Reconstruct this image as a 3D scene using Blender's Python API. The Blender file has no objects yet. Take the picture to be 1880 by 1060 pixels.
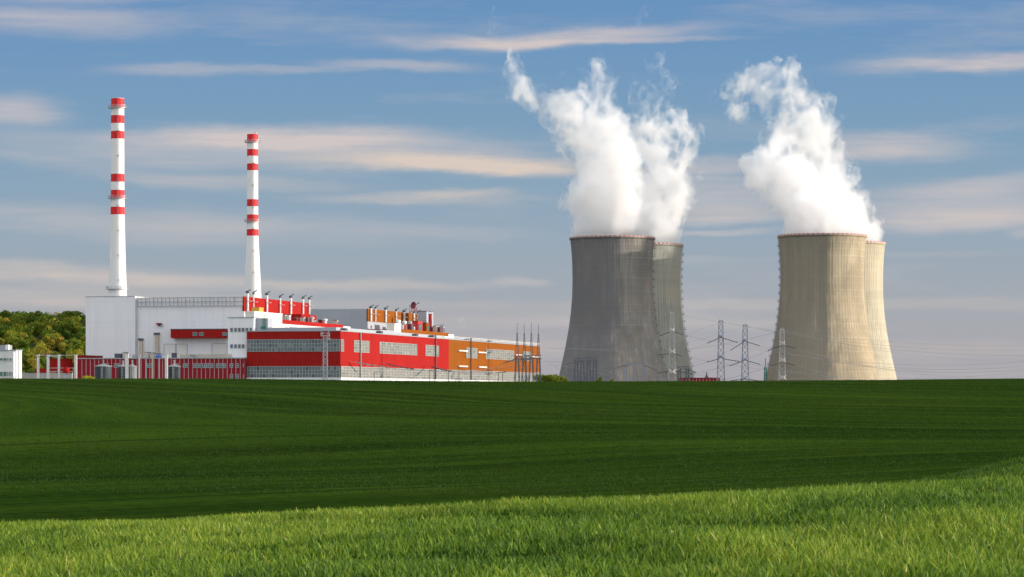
import bpy, math, random
import numpy as np
from mathutils import Vector

rng = np.random.default_rng(11)
random.seed(5)
SC = bpy.context.scene
COL = SC.collection
R = math.radians

# ------------------------------------------------------------------ camera
LENS, SENS = 100.0, 36.0
F = 1880 * LENS / SENS            # focal length in photo pixels
EYE = 13.0                        # eye height above the plant's ground
HOR = 724.0                       # photo row of the horizon at eye level
cam_d = bpy.data.cameras.new("camera")
cam = bpy.data.objects.new("camera", cam_d)
COL.objects.link(cam)
SC.camera = cam
cam.location = (0, 0, EYE)
cam.rotation_euler = (R(90), 0, 0)
cam_d.lens = LENS
cam_d.sensor_width = SENS
cam_d.shift_y = (HOR - 530) / 1880
cam_d.clip_start = 0.5
cam_d.clip_end = 60000
cam_d.dof.use_dof = True
cam_d.dof.focus_distance = 130
cam_d.dof.aperture_fstop = 16.0

# ------------------------------------------------------------------ sun and sky
SUN_EL, SUN_AZ = R(6.5), R(90.5)     # azimuth from +Y (view direction) towards +X (right)
sd = bpy.data.lights.new("sun", 'SUN')
sun = bpy.data.objects.new("sun", sd)
COL.objects.link(sun)
sv = Vector((math.sin(SUN_AZ) * math.cos(SUN_EL), math.cos(SUN_AZ) * math.cos(SUN_EL), math.sin(SUN_EL)))
sun.rotation_euler = sv.to_track_quat('Z', 'Y').to_euler()
sun.location = sv * 500
sd.energy = 5.0
sd.angle = R(0.53)
sd.color = (1.0, 0.89, 0.76)

W = bpy.data.worlds.new("World")
SC.world = W
W.use_nodes = True
SKY_STRENGTH = 0.12
BACK = 1.5             # radiance of unseen clouds added beside and behind the camera as fill light


def build_world():
    nt = W.node_tree
    N, L = nt.nodes, nt.links
    N.clear()
    out = N.new('ShaderNodeOutputWorld')
    bg = N.new('ShaderNodeBackground')
    bg.inputs['Strength'].default_value = SKY_STRENGTH
    L.new(bg.outputs[0], out.inputs[0])
    sky = N.new('ShaderNodeTexSky')
    sky.sky_type = 'NISHITA'
    sky.sun_disc = False
    sky.sun_elevation = SUN_EL
    sky.sun_rotation = SUN_AZ
    sky.altitude = 200
    sky.air_density = 1.0
    sky.dust_density = 0.8
    sky.ozone_density = 1.5

    def M(op, a, b=None, c=None):
        n = N.new('ShaderNodeMath')
        n.operation = op
        for i, v in enumerate((a, b, c)):
            if v is None:
                continue
            if isinstance(v, (int, float)):
                n.inputs[i].default_value = v
            else:
                L.new(v, n.inputs[i])
        return n.outputs[0]
    tc = N.new('ShaderNodeTexCoord')
    sp = N.new('ShaderNodeSeparateXYZ')
    L.new(tc.outputs['Generated'], sp.inputs[0])
    az = M('ARCTAN2', sp.outputs[0], sp.outputs[1])
    el = M('ARCSINE', sp.outputs[2])
    # compass coordinates of the sky, in thousandths of a photo pixel at the lens' scale
    U0 = M('MULTIPLY_ADD', az, F / 1000, .94)
    V0 = M('MULTIPLY_ADD', el, -F / 1000, HOR / 1000)

    def noise(sx, sy, det=4, rough=.55, off=0.0):
        cb = N.new('ShaderNodeCombineXYZ')
        L.new(M('MULTIPLY', U0, sx), cb.inputs[0])
        L.new(M('MULTIPLY', V0, sy), cb.inputs[1])
        cb.inputs[2].default_value = off
        n = N.new('ShaderNodeTexNoise')
        n.inputs['Scale'].default_value = 1.0
        n.inputs['Detail'].default_value = det
        n.inputs['Roughness'].default_value = rough
        L.new(cb.outputs[0], n.inputs['Vector'])
        return n.outputs['Fac']
    warp = M('SUBTRACT', noise(5, 16, 5, .6), .5)
    warp2 = M('SUBTRACT', noise(3, 14, 5, .6, 7.3), .5)
    U = M('MULTIPLY_ADD', warp2, .22, U0)
    V = M('MULTIPLY_ADD', warp, .035, V0)
    streak = noise(3.2, 55, 6, .62, 2.0)
    fine = noise(14, 150, 4, .6, 4.0)
    # (cx, cy, rx, ry, slope, strength)
    pink = [(110, 50, 190, 17, .02, .55), (150, 4, 200, 9, -.02, .45), (310, 135, 110, 8, -.03, .5), (540, 131, 120, 5, -.01, .4),
            (740, 123, 120, 6, .03, .55), (860, 83, 120, 8, -.01, .75), (1060, 72, 190, 9, -.06, .85), (1190, 78, 130, 3.5, -.02, .5),
            (25, 212, 95, 17, .05, .75), (560, 254, 260, 15, .0, .75), (330, 262, 160, 14, -.1, .5), (700, 275, 260, 18, .06, .55),
            (90, 262, 170, 12, .0, .35), (90, 292, 220, 10, .02, .3), (430, 290, 190, 18, -.05, .45), (200, 322, 200, 10, .12, .25),
            (1600, 268, 120, 13, .02, .55), (1630, 290, 120, 9, -.01, .45), (1830, 345, 170, 12, -.05, .5), (1780, 385, 200, 22, .0, .6),
            (1700, 412, 180, 12, -.01, .45), (1300, 312, 150, 12, -.04, .6), (1320, 336, 130, 6, .0, .35), (1320, 372, 170, 18, .0, .6),
            (1300, 407, 140, 5, .0, .5), (1300, 427, 90, 3.5, .0, .5), (1790, 127, 190, 9, -.02, .85), (1870, 436, 40, 6, .0, .4),
            (940, 518, 50, 6, .02, .5), (750, 421, 200, 10, .04, .25), (1680, 470, 180, 5, .02, .15), (1200, 478, 100, 5, 0, .2)]
    gold = [(860, 300, 190, 11, .03, .9), (700, 298, 200, 10, -.02, .55), (980, 312, 110, 10, .03, .7), (440, 338, 180, 9, .02, .4),
            (760, 366, 170, 7, .0, .5), (850, 357, 80, 5, -.02, .4), (1320, 395, 130, 8, .0, .35), (100, 500, 220, 10, .03, .5),
            (320, 520, 260, 9, .03, .45), (680, 522, 180, 6, .0, .4), (120, 545, 240, 12, .02, .35), (600, 560, 400, 9, .01, .22), (900, 590, 300, 9, .0, .22), (1350, 560, 260, 8, .0, .28), (1760, 560, 200, 8, .02, .22), (1300, 600, 240, 8, 0, .2), (60, 560, 120, 8, 0, .25), (420, 430, 300, 14, .03, .2), (1000, 640, 320, 12, 0, .22), (1700, 640, 260, 10, 0, .2), (200, 400, 260, 12, .05, .22), (1800, 400, 160, 12, .0, .3)]

    def bank(lst):
        tot = None
        for cx, cy, rx, ry, sl, st in lst:
            rx, ry, st = rx * 1.08, ry * 1.5, st * .88
            dx = M('MULTIPLY_ADD', U, 1000 / rx, -cx / rx)
            dyv = M('MULTIPLY_ADD', V, 1000 / ry, -cy / ry)
            dy = M('MULTIPLY_ADD', dx, -sl * rx / ry, dyv)
            d2 = M('MULTIPLY_ADD', dx, dx, M('MULTIPLY', dy, dy))
            d4 = M('MULTIPLY', d2, M('MULTIPLY_ADD', d2, .45, .55))
            g = M('MULTIPLY', M('EXPONENT', M('MULTIPLY', d4, -1.0)), st)
            tot = g if tot is None else M('ADD', tot, g)
        return tot
    mod = M('MULTIPLY_ADD', streak, .95, .40)
    mod = M('ADD', mod, M('MULTIPLY_ADD', fine, .4, -.2))
    # thin veil everywhere else round the sky
    veil = M('MULTIPLY', M('MAXIMUM', M('SUBTRACT', noise(1.3, 9, 6, .6, 11.0), .52), 0.0), 1.6)
    cp = M('MINIMUM', M('MULTIPLY', M('ADD', bank(pink), veil), mod), .92)
    cg = M('MINIMUM', M('MULTIPLY', bank(gold), mod), .92)

    # colour of the clear air by elevation (low sky is greyer and mauve)
    cr = N.new('ShaderNodeValToRGB')
    e = cr.color_ramp.elements
    stops = [(0.0, (.385, .365, .400)), (.12, (.365, .365, .405)), (.25, (.332, .368, .422)), (.42, (.272, .360, .458)),
             (.62, (.195, .325, .465)), (.82, (.150, .290, .480)), (1.0, (.120, .258, .478))]
    e[0].position, e[0].color = stops[0][0], (*stops[0][1], 1)
    e[1].position, e[1].color = stops[-1][0], (*stops[-1][1], 1)
    for p, c in stops[1:-1]:
        k = e.new(p)
        k.color = (*c, 1)
    L.new(M('MULTIPLY', el, F / 724), cr.inputs[0])

    def vscale(col, s):
        v = N.new('ShaderNodeVectorMath')
        v.operation = 'SCALE'
        L.new(col, v.inputs[0])
        v.inputs['Scale'].default_value = s
        return v.outputs[0]

    def mix(fac, a, b):
        m = N.new('ShaderNodeMix')
        m.data_type = 'RGBA'
        m.clamp_factor = True
        if isinstance(fac, float):
            m.inputs[0].default_value = fac
        else:
            L.new(fac, m.inputs[0])
        for s, v in ((m.inputs[6], a), (m.inputs[7], b)):
            if isinstance(v, tuple):
                s.default_value = (*v, 1)
            else:
                L.new(v, s)
        return m.outputs[2]
    k = 1 / SKY_STRENGTH
    low = vscale(cr.outputs[0], k)
    mr = N.new('ShaderNodeMapRange')
    mr.interpolation_type = 'SMOOTHSTEP'
    L.new(el, mr.inputs[0])
    mr.inputs[1].default_value = R(9)
    mr.inputs[2].default_value = R(30)
    mr.inputs[3].default_value = .93
    mr.inputs[4].default_value = 0.0
    air = mix(mr.outputs[0], sky.outputs[0], low)
    c1 = mix(cp, air, (.60 * k, .525 * k, .505 * k))
    c2 = mix(cg, c1, (.66 * k, .55 * k, .475 * k))
    # bright cloud added over the unseen rest of the sky to lift the shade
    n3 = N.new('ShaderNodeTexNoise')
    n3.inputs['Scale'].default_value = 3.2
    n3.inputs['Detail'].default_value = 6
    n3.inputs['Roughness'].default_value = .6
    L.new(tc.outputs['Generated'], n3.inputs['Vector'])

    def sstep(x, a, b, lo=0.0, hi=1.0):
        q = N.new('ShaderNodeMapRange')
        q.interpolation_type = 'SMOOTHSTEP'
        L.new(x, q.inputs[0])
        for i, v in enumerate((a, b, lo, hi)):
            q.inputs[i + 1].default_value = v
        return q.outputs[0]
    away = M('MAXIMUM', sstep(M('ABSOLUTE', az), R(28), R(60)), sstep(el, R(14), R(32)))
    cov = M('MULTIPLY', sstep(n3.outputs['Fac'], .40, .56), away)
    c3 = mix(M('MULTIPLY', cov, .92), c2, tuple(v * BACK * k for v in (.98, .99, 1.02)))
    L.new(c3, bg.inputs[0])
    W.cycles.sampling_method = 'MANUAL'
    W.cycles.sample_map_resolution = 512


build_world()

SC.view_settings.view_transform = 'Standard'
SC.view_settings.look = 'None'
SC.view_settings.exposure = 0.15
SC.view_settings.gamma = 1.0
SC.view_settings.use_curve_mapping = False
SC.render.engine = 'CYCLES'
cy = SC.cycles
cy.use_denoising = True
cy.max_bounces = 24
cy.volume_bounces = 20
cy.diffuse_bounces = 4
cy.glossy_bounces = 3
cy.transmission_bounces = 4
cy.transparent_max_bounces = 16
cy.use_adaptive_sampling = True
cy.adaptive_threshold = 0.02


# ------------------------------------------------------------------ materials
def mat(name, rgb, rough=.75, var=.12, scale=.3, stretch=(1, 1, 1), bump=0.0, metal=0.0, ribs=None, spec=.3, rust=0.0, panels=None):
    m = bpy.data.materials.new(name)
    m.use_nodes = True
    nt = m.node_tree
    N, L = nt.nodes, nt.links
    b = N['Principled BSDF']
    b.inputs['Roughness'].default_value = rough
    b.inputs['Metallic'].default_value = metal
    b.inputs['Specular IOR Level'].default_value = spec
    tc = N.new('ShaderNodeTexCoord')
    mp = N.new('ShaderNodeMapping')
    mp.inputs['Scale'].default_value = stretch
    L.new(tc.outputs['Object'], mp.inputs[0])
    n = N.new('ShaderNodeTexNoise')
    n.inputs['Scale'].default_value = scale
    n.inputs['Detail'].default_value = 6
    n.inputs['Roughness'].default_value = .62
    L.new(mp.outputs[0], n.inputs['Vector'])
    r = N.new('ShaderNodeValToRGB')
    r.color_ramp.elements[0].position = .28
    r.color_ramp.elements[1].position = .72
    r.color_ramp.elements[0].color = (*[c * (1 - var) for c in rgb], 1)
    r.color_ramp.elements[1].color = (*[min(.9, c * (1 + var)) for c in rgb], 1)
    L.new(n.outputs['Fac'], r.inputs[0])
    col = r.outputs[0]
    hgt = n.outputs['Fac']
    if ribs:                       # cladding seams: period in metres, line colour factor
        per, dark, width = ribs
        sx = N.new('ShaderNodeSeparateXYZ')
        L.new(tc.outputs['Object'], sx.inputs[0])
        a = N.new('ShaderNodeMath')
        a.operation = 'ADD'
        L.new(sx.outputs[0], a.inputs[0])
        L.new(sx.outputs[1], a.inputs[1])
        w = N.new('ShaderNodeMath')
        w.operation = 'PINGPONG'
        L.new(a.outputs[0], w.inputs[0])
        w.inputs[1].default_value = per / 2
        lt = N.new('ShaderNodeMath')
        lt.operation = 'LESS_THAN'
        L.new(w.outputs[0], lt.inputs[0])
        lt.inputs[1].default_value = width / 2
        fac = lt.outputs[0]
        if panels:                 # horizontal joints too
            pz = N.new('ShaderNodeMath')
            pz.operation = 'PINGPONG'
            L.new(sx.outputs[2], pz.inputs[0])
            pz.inputs[1].default_value = panels / 2
            l2 = N.new('ShaderNodeMath')
            l2.operation = 'LESS_THAN'
            L.new(pz.outputs[0], l2.inputs[0])
            l2.inputs[1].default_value = width / 2
            mx = N.new('ShaderNodeMath')
            mx.operation = 'MAXIMUM'
            L.new(fac, mx.inputs[0])
            L.new(l2.outputs[0], mx.inputs[1])
            fac = mx.outputs[0]
        mm = N.new('ShaderNodeMix')
        mm.data_type = 'RGBA'
        mm.blend_type = 'MIX'
        L.new(fac, mm.inputs[0])
        L.new(col, mm.inputs[6])
        mm.inputs[7].default_value = (*(dark if isinstance(dark, tuple) else [min(.85, c * dark) for c in rgb]), 1)
        col = mm.outputs[2]
    if rust:                       # vertical dirt runs
        mp2 = N.new('ShaderNodeMapping')
        mp2.inputs['Scale'].default_value = (.6, .6, .035)
        L.new(tc.outputs['Object'], mp2.inputs[0])
        n2 = N.new('ShaderNodeTexNoise')
        n2.inputs['Scale'].default_value = 1
        n2.inputs['Detail'].default_value = 5
        L.new(mp2.outputs[0], n2.inputs['Vector'])
        r2 = N.new('ShaderNodeMapRange')
        L.new(n2.outputs['Fac'], r2.inputs[0])
        r2.inputs[1].default_value = .5
        r2.inputs[2].default_value = .8
        r2.inputs[3].default_value = 0
        r2.inputs[4].default_value = rust
        mm = N.new('ShaderNodeMix')
        mm.data_type = 'RGBA'
        L.new(r2.outputs[0], mm.inputs[0])
        L.new(col, mm.inputs[6])
        mm.inputs[7].default_value = (*[c * .45 for c in rgb], 1)
        col = mm.outputs[2]
    L.new(col, b.inputs['Base Color'])
    if bump:
        bp = N.new('ShaderNodeBump')
        bp.inputs['Strength'].default_value = bump
        bp.inputs['Distance'].default_value = .3
        L.new(hgt, bp.inputs['Height'])
        L.new(bp.outputs[0], b.inputs['Normal'])
    return m


RED = mat('red_cladding', (.345, .019, .017), .6, .10, .08, ribs=(1.5, .80, .16), rust=.3, spec=.02)
ORANGE = mat('orange_cladding', (.26, .080, .012), .6, .10, .08, ribs=(1.5, .80, .16), rust=.3, spec=.02)
WHITE = mat('white_cladding', (.84, .84, .86), .6, .03, .05, ribs=(6, .90, .16), panels=9.0, rust=.16)
WHITE2 = mat('plain_white_render', (.76, .75, .72), .7, .05, .15, rust=.10)
CREAM = mat('cream_render', (.72, .69, .60), .7, .06, .12, ribs=(6, .9, .16), rust=.1)
GREYW = mat('grey_cladding', (.36, .38, .42), .6, .05, .08, ribs=(3, .9, .15))
LGREY = mat('light_grey_metal', (.36, .375, .39), .5, .08, .4, metal=.2)
DGREY = mat('dark_grey_metal', (.10, .11, .13), .5, .15, .5, metal=.3)
STEELK = mat('dark_gantry_steel', (.10, .115, .15), .55, .12, .6)
STEEL = mat('galvanised_steel', (.42, .43, .45), .45, .12, .6, metal=.3)
STEELW = mat('white_painted_steel', (.72, .70, .67), .5, .08, .6)
STEELD = mat('weathered_blue_steel', (.24, .27, .34), .5, .12, .6, metal=.2)
GREENM = mat('green_painted_steel', (.03, .19, .13), .5, .15, .6)
CORR = mat('dark_red_corrugated', (.27, .014, .022), .6, .08, .15, ribs=(1.85, (.52, .40, .40), .22), rust=.15, spec=.15)
REDP = mat('red_plant_paint', (.50, .03, .03), .5, .12, .5)
MAROON = mat('maroon_paint', (.16, .02, .03), .5, .12, .5)
BLUEP = mat('blue_paint', (.03, .14, .50), .5, .1, .5)
GLASS = mat('dark_blue_glazing', (.12, .155, .165), .25, .35, .22, stretch=(1, 1, 2.2), spec=.6)
PALEG = mat('pale_translucent_glazing', (.225, .225, .21), .35, .18, .3, stretch=(1, 1, 3), spec=.4)
DARKP = mat('dark_pane', (.05, .065, .075), .15, .3, .5, spec=.6)
PALEP = mat('pale_pane', (.20, .23, .22), .3, .2, .5, spec=.5)
GREYP = mat('grey_pane', (.16, .165, .165), .3, .2, .5, spec=.5)
PALEP2 = mat('clean_pane', (.28, .28, .26), .3, .15, .5, spec=.5)
MULL = mat('grey_glazing_bars', (.30, .33, .33), .5, .1, .5)
PMULL = mat('cream_glazing_bars', (.34, .335, .31), .5, .1, .5)
TANK = mat('blue_grey_tank_steel', (.055, .072, .085), .65, .25, .25, stretch=(1, 1, .3), ribs=(3, .8, .12), spec=.15)
CHW = mat('white_chimney_paint', (.80, .79, .77), .65, .03, .1, stretch=(1, 1, .2), rust=.05)
CHR = mat('red_chimney_paint', (.66, .016, .018), .6, .10, .25)
PYLON = mat('dull_zinc_steel', (.46, .455, .45), .5, .12, .6)
INSUL = mat('brown_insulator_glaze', (.10, .09, .10), .3, .1, 1)
CABLE = mat('aluminium_cable', (.22, .23, .25), .5, .05, 1, metal=.3)
BEIGE = mat('beige_plant_unit', (.52, .46, .38), .6, .15, .4)
CONC = mat('pale_concrete', (.42, .41, .40), .85, .12, .2, bump=.2)
BARK = mat('tree_bark', (.09, .065, .045), .9, .2, 1.2, bump=.3)


# ------------------------------------------------------------------ mesh helpers
class MB:
    def __init__(s):
        s.v, s.f, s.m = [], [], []

    def add(s, vs, fs, mi=0):
        o = len(s.v)
        s.v += [tuple(p) for p in vs]
        s.f += [tuple(o + i for i in f) for f in fs]
        s.m += [mi] * len(fs)
        return s

    def box(s, x0, x1, y0, y1, z0, z1, mi=0, bottom=True):
        if x0 > x1: x0, x1 = x1, x0
        if y0 > y1: y0, y1 = y1, y0
        if z0 > z1: z0, z1 = z1, z0
        vs = [(x0, y0, z0), (x1, y0, z0), (x1, y1, z0), (x0, y1, z0), (x0, y0, z1), (x1, y0, z1), (x1, y1, z1), (x0, y1, z1)]
        return s.add(vs, [(3, 2, 1, 0), (4, 5, 6, 7), (0, 1, 5, 4), (1, 2, 6, 5), (2, 3, 7, 6), (3, 0, 4, 7)], mi)

    def beam(s, p, q, t, mi=0):
        p, q = Vector(p), Vector(q)
        d = (q - p)
        if d.length < 1e-6:
            return s
        d.normalize()
        a = d.cross(Vector((0, 0, 1)) if abs(d.z) < .9 else Vector((1, 0, 0))).normalized() * (t / 2)
        b = d.cross(a).normalized() * (t / 2)
        vs = [p - a - b, p + a - b, p + a + b, p - a + b, q - a - b, q + a - b, q + a + b, q - a + b]
        return s.add(vs, [(3, 2, 1, 0), (4, 5, 6, 7), (0, 1, 5, 4), (1, 2, 6, 5), (2, 3, 7, 6), (3, 0, 4, 7)], mi)

    def lathe(s, prof, n=24, c=(0, 0), mi=0, cap=True, mis=None):
        o = len(s.v)
        for r, z in prof:
            for k in range(n):
                a = 2 * math.pi * k / n
                s.v.append((c[0] + r * math.cos(a), c[1] + r * math.sin(a), z))
        for i in range(len(prof) - 1):
            for k in range(n):
                k2 = (k + 1) % n
                s.f.append((o + i * n + k, o + i * n + k2, o + (i + 1) * n + k2, o + (i + 1) * n + k))
                s.m.append(mis[i] if mis else mi)
        if cap:
            s.f.append(tuple(o + k for k in reversed(range(n))))
            s.m.append(mis[0] if mis else mi)
            s.f.append(tuple(o + (len(prof) - 1) * n + k for k in range(n)))
            s.m.append(mis[-1] if mis else mi)
        return s

    def tube(s, pts, r, n=5, mi=0):
        o = len(s.v)
        P = [Vector(p) for p in pts]
        for i, p in enumerate(P):
            d = (P[min(i + 1, len(P) - 1)] - P[max(i - 1, 0)]).normalized()
            a = d.cross(Vector((0, 0, 1)) if abs(d.z) < .9 else Vector((1, 0, 0))).normalized()
            b = d.cross(a)
            rr = r[i] if isinstance(r, (list, tuple)) else r
            for k in range(n):
                t = 2 * math.pi * k / n
                s.v.append(tuple(p + (a * math.cos(t) + b * math.sin(t)) * rr))
        for i in range(len(P) - 1):
            for k in range(n):
                k2 = (k + 1) % n
                s.f.append((o + i * n + k, o + i * n + k2, o + (i + 1) * n + k2, o + (i + 1) * n + k))
                s.m.append(mi)
        s.f.append(tuple(o + k for k in reversed(range(n))))
        s.f.append(tuple(o + (len(P) - 1) * n + k for k in range(n)))
        s.m += [mi, mi]
        return s

    def build(s, name, mats, parent=None, smooth=False, loc=None, rotz=0.0):
        me = bpy.data.meshes.new(name)
        me.from_pydata(s.v, [], s.f)
        for m in (mats if isinstance(mats, (list, tuple)) else [mats]):
            me.materials.append(m)
        me.polygons.foreach_set('material_index', s.m)
        if smooth:
            me.polygons.foreach_set('use_smooth', [True] * len(s.f))
        me.update()
        o = bpy.data.objects.new(name, me)
        COL.objects.link(o)
        if parent:
            o.parent = parent
        if loc is not None:
            o.location = loc
            o.rotation_euler[2] = rotz
        return o


def tag(o, label=None, cat=None, group=None, kind=None):
    if label: o['label'] = label
    if cat: o['category'] = cat
    if group: o['group'] = group
    if kind: o['kind'] = kind
    return o


def thing(name, label, cat, loc, rotz=0.0, group=None):
    o = bpy.data.objects.new(name, None)
    COL.objects.link(o)
    o.location = loc
    o.rotation_euler[2] = rotz
    o.empty_display_size = 2
    return tag(o, label, cat, group)


def copy_thing(root, loc, label=None):
    c = root.copy()
    COL.objects.link(c)
    c.location = loc
    if label:
        c['label'] = label
    for ch in list(root.children):
        d = ch.copy()
        COL.objects.link(d)
        d.parent = c
        for g in list(ch.children):
            h = g.copy()
            COL.objects.link(h)
            h.parent = d
    return c


def np_mesh(name, verts, faces, mats, parent=None, smooth=False, attr=None):
    """verts (n,3), faces (m,3|4) arrays -> mesh object, fast."""
    me = bpy.data.meshes.new(name)
    nv, nf, k = len(verts), len(faces), faces.shape[1]
    me.vertices.add(nv)
    me.vertices.foreach_set('co', np.ascontiguousarray(verts, 'f').ravel())
    me.loops.add(nf * k)
    me.loops.foreach_set('vertex_index', np.ascontiguousarray(faces, 'i').ravel())
    me.polygons.add(nf)
    me.polygons.foreach_set('loop_start', np.arange(0, nf * k, k, dtype='i'))
    me.polygons.foreach_set('loop_total', np.full(nf, k, 'i'))
    if smooth:
        me.polygons.foreach_set('use_smooth', np.ones(nf, bool))
    if attr:
        for an, av in attr.items():
            a = me.attributes.new(an, 'FLOAT', 'POINT')
            a.data.foreach_set('value', np.ascontiguousarray(av, 'f'))
    for m in (mats if isinstance(mats, (list, tuple)) else [mats]):
        me.materials.append(m)
    me.update(calc_edges=True)
    o = bpy.data.objects.new(name, me)
    COL.objects.link(o)
    if parent:
        o.parent = parent
    return o


def P(px, py, Y):
    return Vector(((px - 940) / F * Y, Y, EYE + (HOR - py) / F * Y))


# plant grid: every block of the station shares this turn
PHI = math.atan2(.2245, .9745)
CO, SI = math.cos(PHI), math.sin(PHI)


class Block:
    """local frame: +y recedes along the long facades, +x faces the lit (right) side."""
    def __init__(s, px, Y):
        s.X0, s.Y0 = (px - 940) / F * Y, Y
        s.loc = (s.X0, s.Y0, 0)

    def front(s, px, py, ly=0.0):
        k = (px - 940) / F
        lx = (k * (s.Y0 + CO * ly) - s.X0 - SI * ly) / (CO + k * SI)
        Y = s.Y0 - SI * lx + CO * ly
        return lx, EYE + (HOR - py) / F * Y

    def side(s, px, py, lx=0.0):
        k = (px - 940) / F
        ly = (k * (s.Y0 - SI * lx) - s.X0 - CO * lx) / (SI - k * CO)
        Y = s.Y0 - SI * lx + CO * ly
        return ly, EYE + (HOR - py) / F * Y


def win_front(parent, x0, x1, z0, z1, nx, nz, g=GLASS, fr=MULL, y=0.0, bar=.22, name='window'):
    b = MB()
    b.box(x0, x1, y - .12, y, z0, z1, 0)
    rp = random.Random(int(x0 * 10 + z0 * 7))
    for i in range(nx):
        for j in range(nz):
            u = rp.random()
            if u < .16 and nx > 2:
                dx, dz = (x1 - x0) / nx, (z1 - z0) / nz
                b.box(x0 + dx * (i + .06), x0 + dx * (i + .94), y - .15, y - .12, z0 + dz * (j + .08), z0 + dz * (j + .92), 2 if u < .09 else 3)
    for i in range(nx + 1):
        x = x0 + (x1 - x0) * i / nx
        b.box(x - bar / 2, x + bar / 2, y - .26, y - .12, z0, z1, 1)
    for j in range(nz + 1):
        z = z0 + (z1 - z0) * j / nz
        b.box(x0, x1, y - .22, y - .12, z - bar / 2, z + bar / 2, 1)
    return b.build(name, [g, fr, DARKP, PALEP], parent)


def win_side(parent, y0, y1, z0, z1, ny, nz, g=PALEG, fr=PMULL, x=0.0, bar=.22, name='window'):
    b = MB()
    b.box(x, x + .12, y0, y1, z0, z1, 0)
    rp = random.Random(int(y0 * 10 + z0 * 7))
    for i in range(ny):
        for j in range(nz):
            u = rp.random()
            if u < .2 and ny > 2:
                dy, dz = (y1 - y0) / ny, (z1 - z0) / nz
                b.box(x + .12, x + .15, y0 + dy * (i + .06), y0 + dy * (i + .94), z0 + dz * (j + .08), z0 + dz * (j + .92), 2 if u < .1 else 3)
    for i in range(ny + 1):
        yy = y0 + (y1 - y0) * i / ny
        b.box(x + .12, x + .26, yy - bar / 2, yy + bar / 2, z0, z1, 1)
    for j in range(nz + 1):
        z = z0 + (z1 - z0) * j / nz
        b.box(x + .12, x + .22, y0, y1, z - bar / 2, z + bar / 2, 1)
    return b.build(name, [g, fr, GREYP, PALEP2], parent)


# ------------------------------------------------------------------ ground
def sm(t):
    t = np.clip(t, 0, 1)
    return t * t * (3 - 2 * t)


def lattice(n, seed):
    return np.random.default_rng(seed).random((n, n)).astype('f')


_L2 = lattice(128, 3)


def vnoise2(x, y):
    xi, yi = np.floor(x).astype(int), np.floor(y).astype(int)
    fx, fy = x - xi, y - yi
    fx, fy = fx * fx * (3 - 2 * fx), fy * fy * (3 - 2 * fy)
    g = lambda a, b: _L2[a % 128, b % 128]
    return (g(xi, yi) * (1 - fx) + g(xi + 1, yi) * fx) * (1 - fy) + (g(xi, yi + 1) * (1 - fx) + g(xi + 1, yi + 1) * fx) * fy


_KY = np.array([-400, -200, -40, 0, 8, 14, 22, 28, 33, 38, 46, 58, 78, 105, 140, 190, 250, 310, 360, 410, 450, 500, 570, 680, 820, 950], float)
_KZ = np.array([-3, -2.2, -1.7, -1.45, -1.22, -1.12, -1.13, -1.20, -1.36, -1.66, -2.2, -2.9, -3.75, -4.25, -4.2, -3.25, -1.55, -.02, 1.08, 1.80, 2.07, 1.95, .8, -3.5, -9.5, -13.3], float)


def pchip(xk, yk, x):
    h = np.diff(xk)
    d = np.diff(yk) / h
    m = np.zeros_like(yk)
    for i in range(1, len(yk) - 1):
        if d[i - 1] * d[i] > 0:
            w1, w2 = 2 * h[i] + h[i - 1], h[i] + 2 * h[i - 1]
            m[i] = (w1 + w2) / (w1 / d[i - 1] + w2 / d[i])
    m[0], m[-1] = d[0], d[-1]
    i = np.clip(np.searchsorted(xk, x) - 1, 0, len(h) - 1)
    t = np.clip((x - xk[i]) / h[i], 0, 1)
    return ((1 + 2 * t) * (1 - t) ** 2 * yk[i] + t * (1 - t) ** 2 * h[i] * m[i] + t * t * (3 - 2 * t) * yk[i + 1] + t * t * (t - 1) * h[i] * m[i + 1])


def field_z(x, y):
    x, y = np.asarray(x, float), np.asarray(y, float)
    z = pchip(_KY, _KZ, np.clip(y, _KY[0], _KY[-1]))
    near = np.exp(-((y - 26) / 16.0) ** 2)
    tilt = .055 * 9 * np.tanh(x / 9.0) + .05
    z = z + near * tilt
    # low swell on the right of the knoll, with a dip before it
    z = z + .85 * np.exp(-((x - 8.8) / 3.4) ** 2 - ((y - 40) / 5.0) ** 2)
    z = z - .10 * np.exp(-((x - 4.0) / 3.2) ** 2 - ((y - 33.5) / 3.0) ** 2)
    mid = sm((y - 90) / 60) * (1 - sm((y - 520) / 150))
    z = z + mid * (.0016 * np.abs(x) * sm((x - 20) / 60) * 3 + .55 * (vnoise2(x / 45 + 9, y / 40) - .5) + .35 * np.exp(-((x + 70) / 45) ** 2))
    z = z + (.07 * (vnoise2(x / 3.5, y / 3.5) - .5) + .06 * (vnoise2(x / 1.1 + 30, y / 1.6 + 11) - .5)) * (1 - sm((y - 70) / 60))
    return z + EYE


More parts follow.
